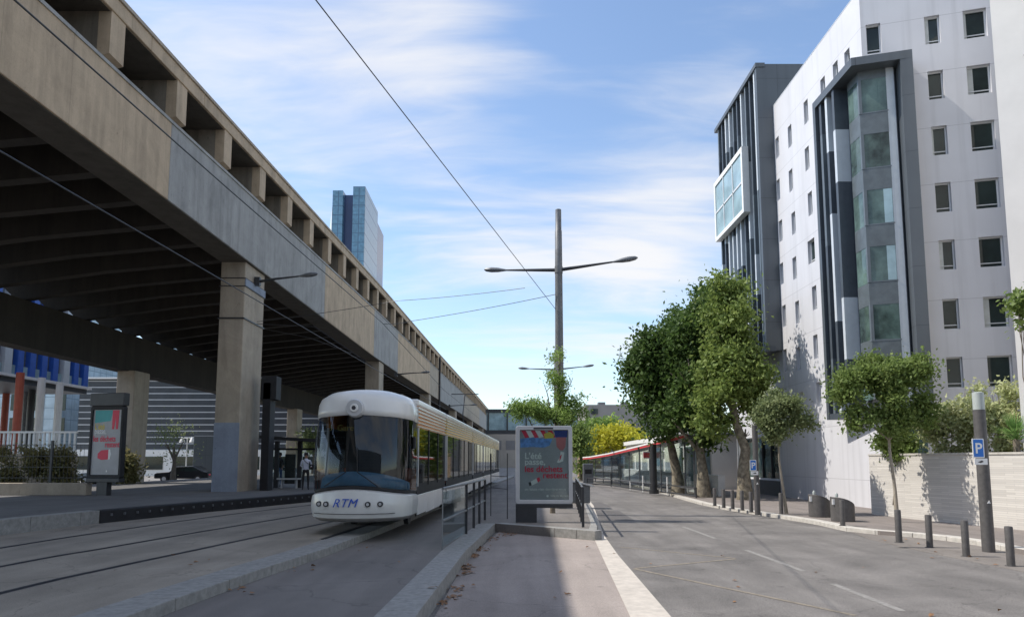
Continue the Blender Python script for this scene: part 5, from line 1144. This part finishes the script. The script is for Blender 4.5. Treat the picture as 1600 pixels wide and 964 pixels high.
b=tag(MB().prism([(-.12,-.05),(.12,-.05),(.1,.05),(-.1,.05)],0,.34).tube([(-.08,0,.33),(0,0,.46),(.08,0,.33)],.01,5).build('carrier_bag',M['bbag']),'pale carrier bag held by the person in jeans','bag'); b.location=(p2.location.x+.33,37.5,1.0)
# ------------------------------------------------------------ parked cars beyond the platform
def car(px0,px1,py,Y,m,lab):
    x0=DY(px0,740,Y).x; x1=DY(px1,740,Y).x; Lc=x1-x0; t=empty('parked_car',((x0+x1)/2,Y,0),0,lab,'car','cars parked beyond the platform'); h=Lc/2
    prof=[(-h,.35),(-h,.75),(-h*.9,.86),(-h*.45,.93),(-h*.18,1.38),(h*.42,1.42),(h*.8,.98),(h*.97,.92),(h,.5),(h*.97,.32)]
    xzprism(prof,-.85,.85).build('body',m,t,bevel=.08,seg=3)
    xzprism([(-h*.40,.96),(-h*.17,1.32),(h*.08,1.34),(h*.08,.97)],-.86,.86).build('side_window',M['wglass'],t); xzprism([(h*.12,.97),(h*.12,1.34),(h*.4,1.35),(h*.68,1.0)],-.86,.86).build('side_window',M['wglass'],t)
    for x in (-h*.62,h*.62):
        wv=MB().tube([(x,-.87,.32),(x,.87,.32)],.32,20).build('wheel',M['tyre'],t,smooth=True); MB().tube([(x,-.88,.32),(x,.88,.32)],.18,14).build('rim',M['alu'],wv,smooth=True)
    for sx_ in (-h,h): MB().box(sx_-.03,sx_+.03,-.7,-.45,.62,.74).build('headlight',M['redt'] if sx_>0 else M['alu'],t)
car(128,205,735,58,M['silver'],'silver car parked between the dark advertising stand and the rear pier')
car(248,332,735,62,M['carb'],'black car parked between the rear pier and the near pier')
car(418,470,735,58,M['silver'],'silver car seen through the left glass of the platform shelter')
# small twin globe lamp in the left distance
tl=empty('twin_globe_lamp',(DY(292,700,70).x,70,0),0,'white lamp post with two small round shades in front of the louvred building','street lamp')
MB().tube([(0,0,0),(0,0,4.1)],.06,8).tube([(-.5,0,4.1),(.5,0,4.1)],.04,6).build('post',M['white'],tl)
for x in (-.5,.5): MB().tube([(x,0,3.7),(x,0,3.95),(x,0,4.2)],[.28,.2,.06],12).build('lamp_shade',M['whitet'],tl,smooth=True)
# dark container and hoarding near the left cars
tag(MB().box(DY(302,700,66).x,DY(334,700,66).x,66,69,-.1,4.2).build('dark_kiosk',M['dpan'],bevel=.05),'dark kiosk seen just left of the near pier','kiosk')
# ------------------------------------------------------------ dry leaves
def litter(name,spots,m,size):
    b=MB()
    for (x,y,z,sp,n) in spots:
        for _ in range(n):
            X=x+random.gauss(0,sp*.5); Y=y+random.gauss(0,sp); a=random.uniform(0,6.28); s=size*random.uniform(.6,1.3); h=random.uniform(.01,.05)
            pts=[]
            for k in range(5):
                t=a+k*1.2566; r=s*(1 if k%2 else .6); pts.append((X+r*math.cos(t),Y+r*math.sin(t),z+h*random.uniform(.1,1.2)+.006))
            b.poly(pts)
    o=b.build(name,m); o['kind']='stuff'; o['label']='dry brown leaves gathered along the kerbs'; o['category']='leaves'; return o
sp=[]
for k in range(9):
    t=random.random(); y=9.2+t*10; x=-1.08+(y-8.6)*.02; sp.append((x+.10,y,-.242,.14,9))
sp+=[(-.15,20.4,-.242,.3,26),(-.55,19.2,-.242,.25,20),(-.75,17.2,-.242,.22,22),(-.85,15.9,-.242,.2,16),(-.95,11.8,-.242,.16,14),(-1.0,10.6,-.242,.12,10)]
sp+=[(-1.5,11.0,0,.5,2),(-3.9,10.5,0,.3,6),(-3.7,12.3,0,.3,5),(-3.0,14,0,.8,3)]
sp+=[(.5,14,-.242,2,6),(4.5,12,-.25,2,8),(6.8,9.4,-.25,1.5,4),(10,19,-.243,.8,8),(9.9,15.5,-.243,.7,6),(-5.5,12,.15,1.5,5)]
litter('fallen_leaves',sp,M['brown'],.055)
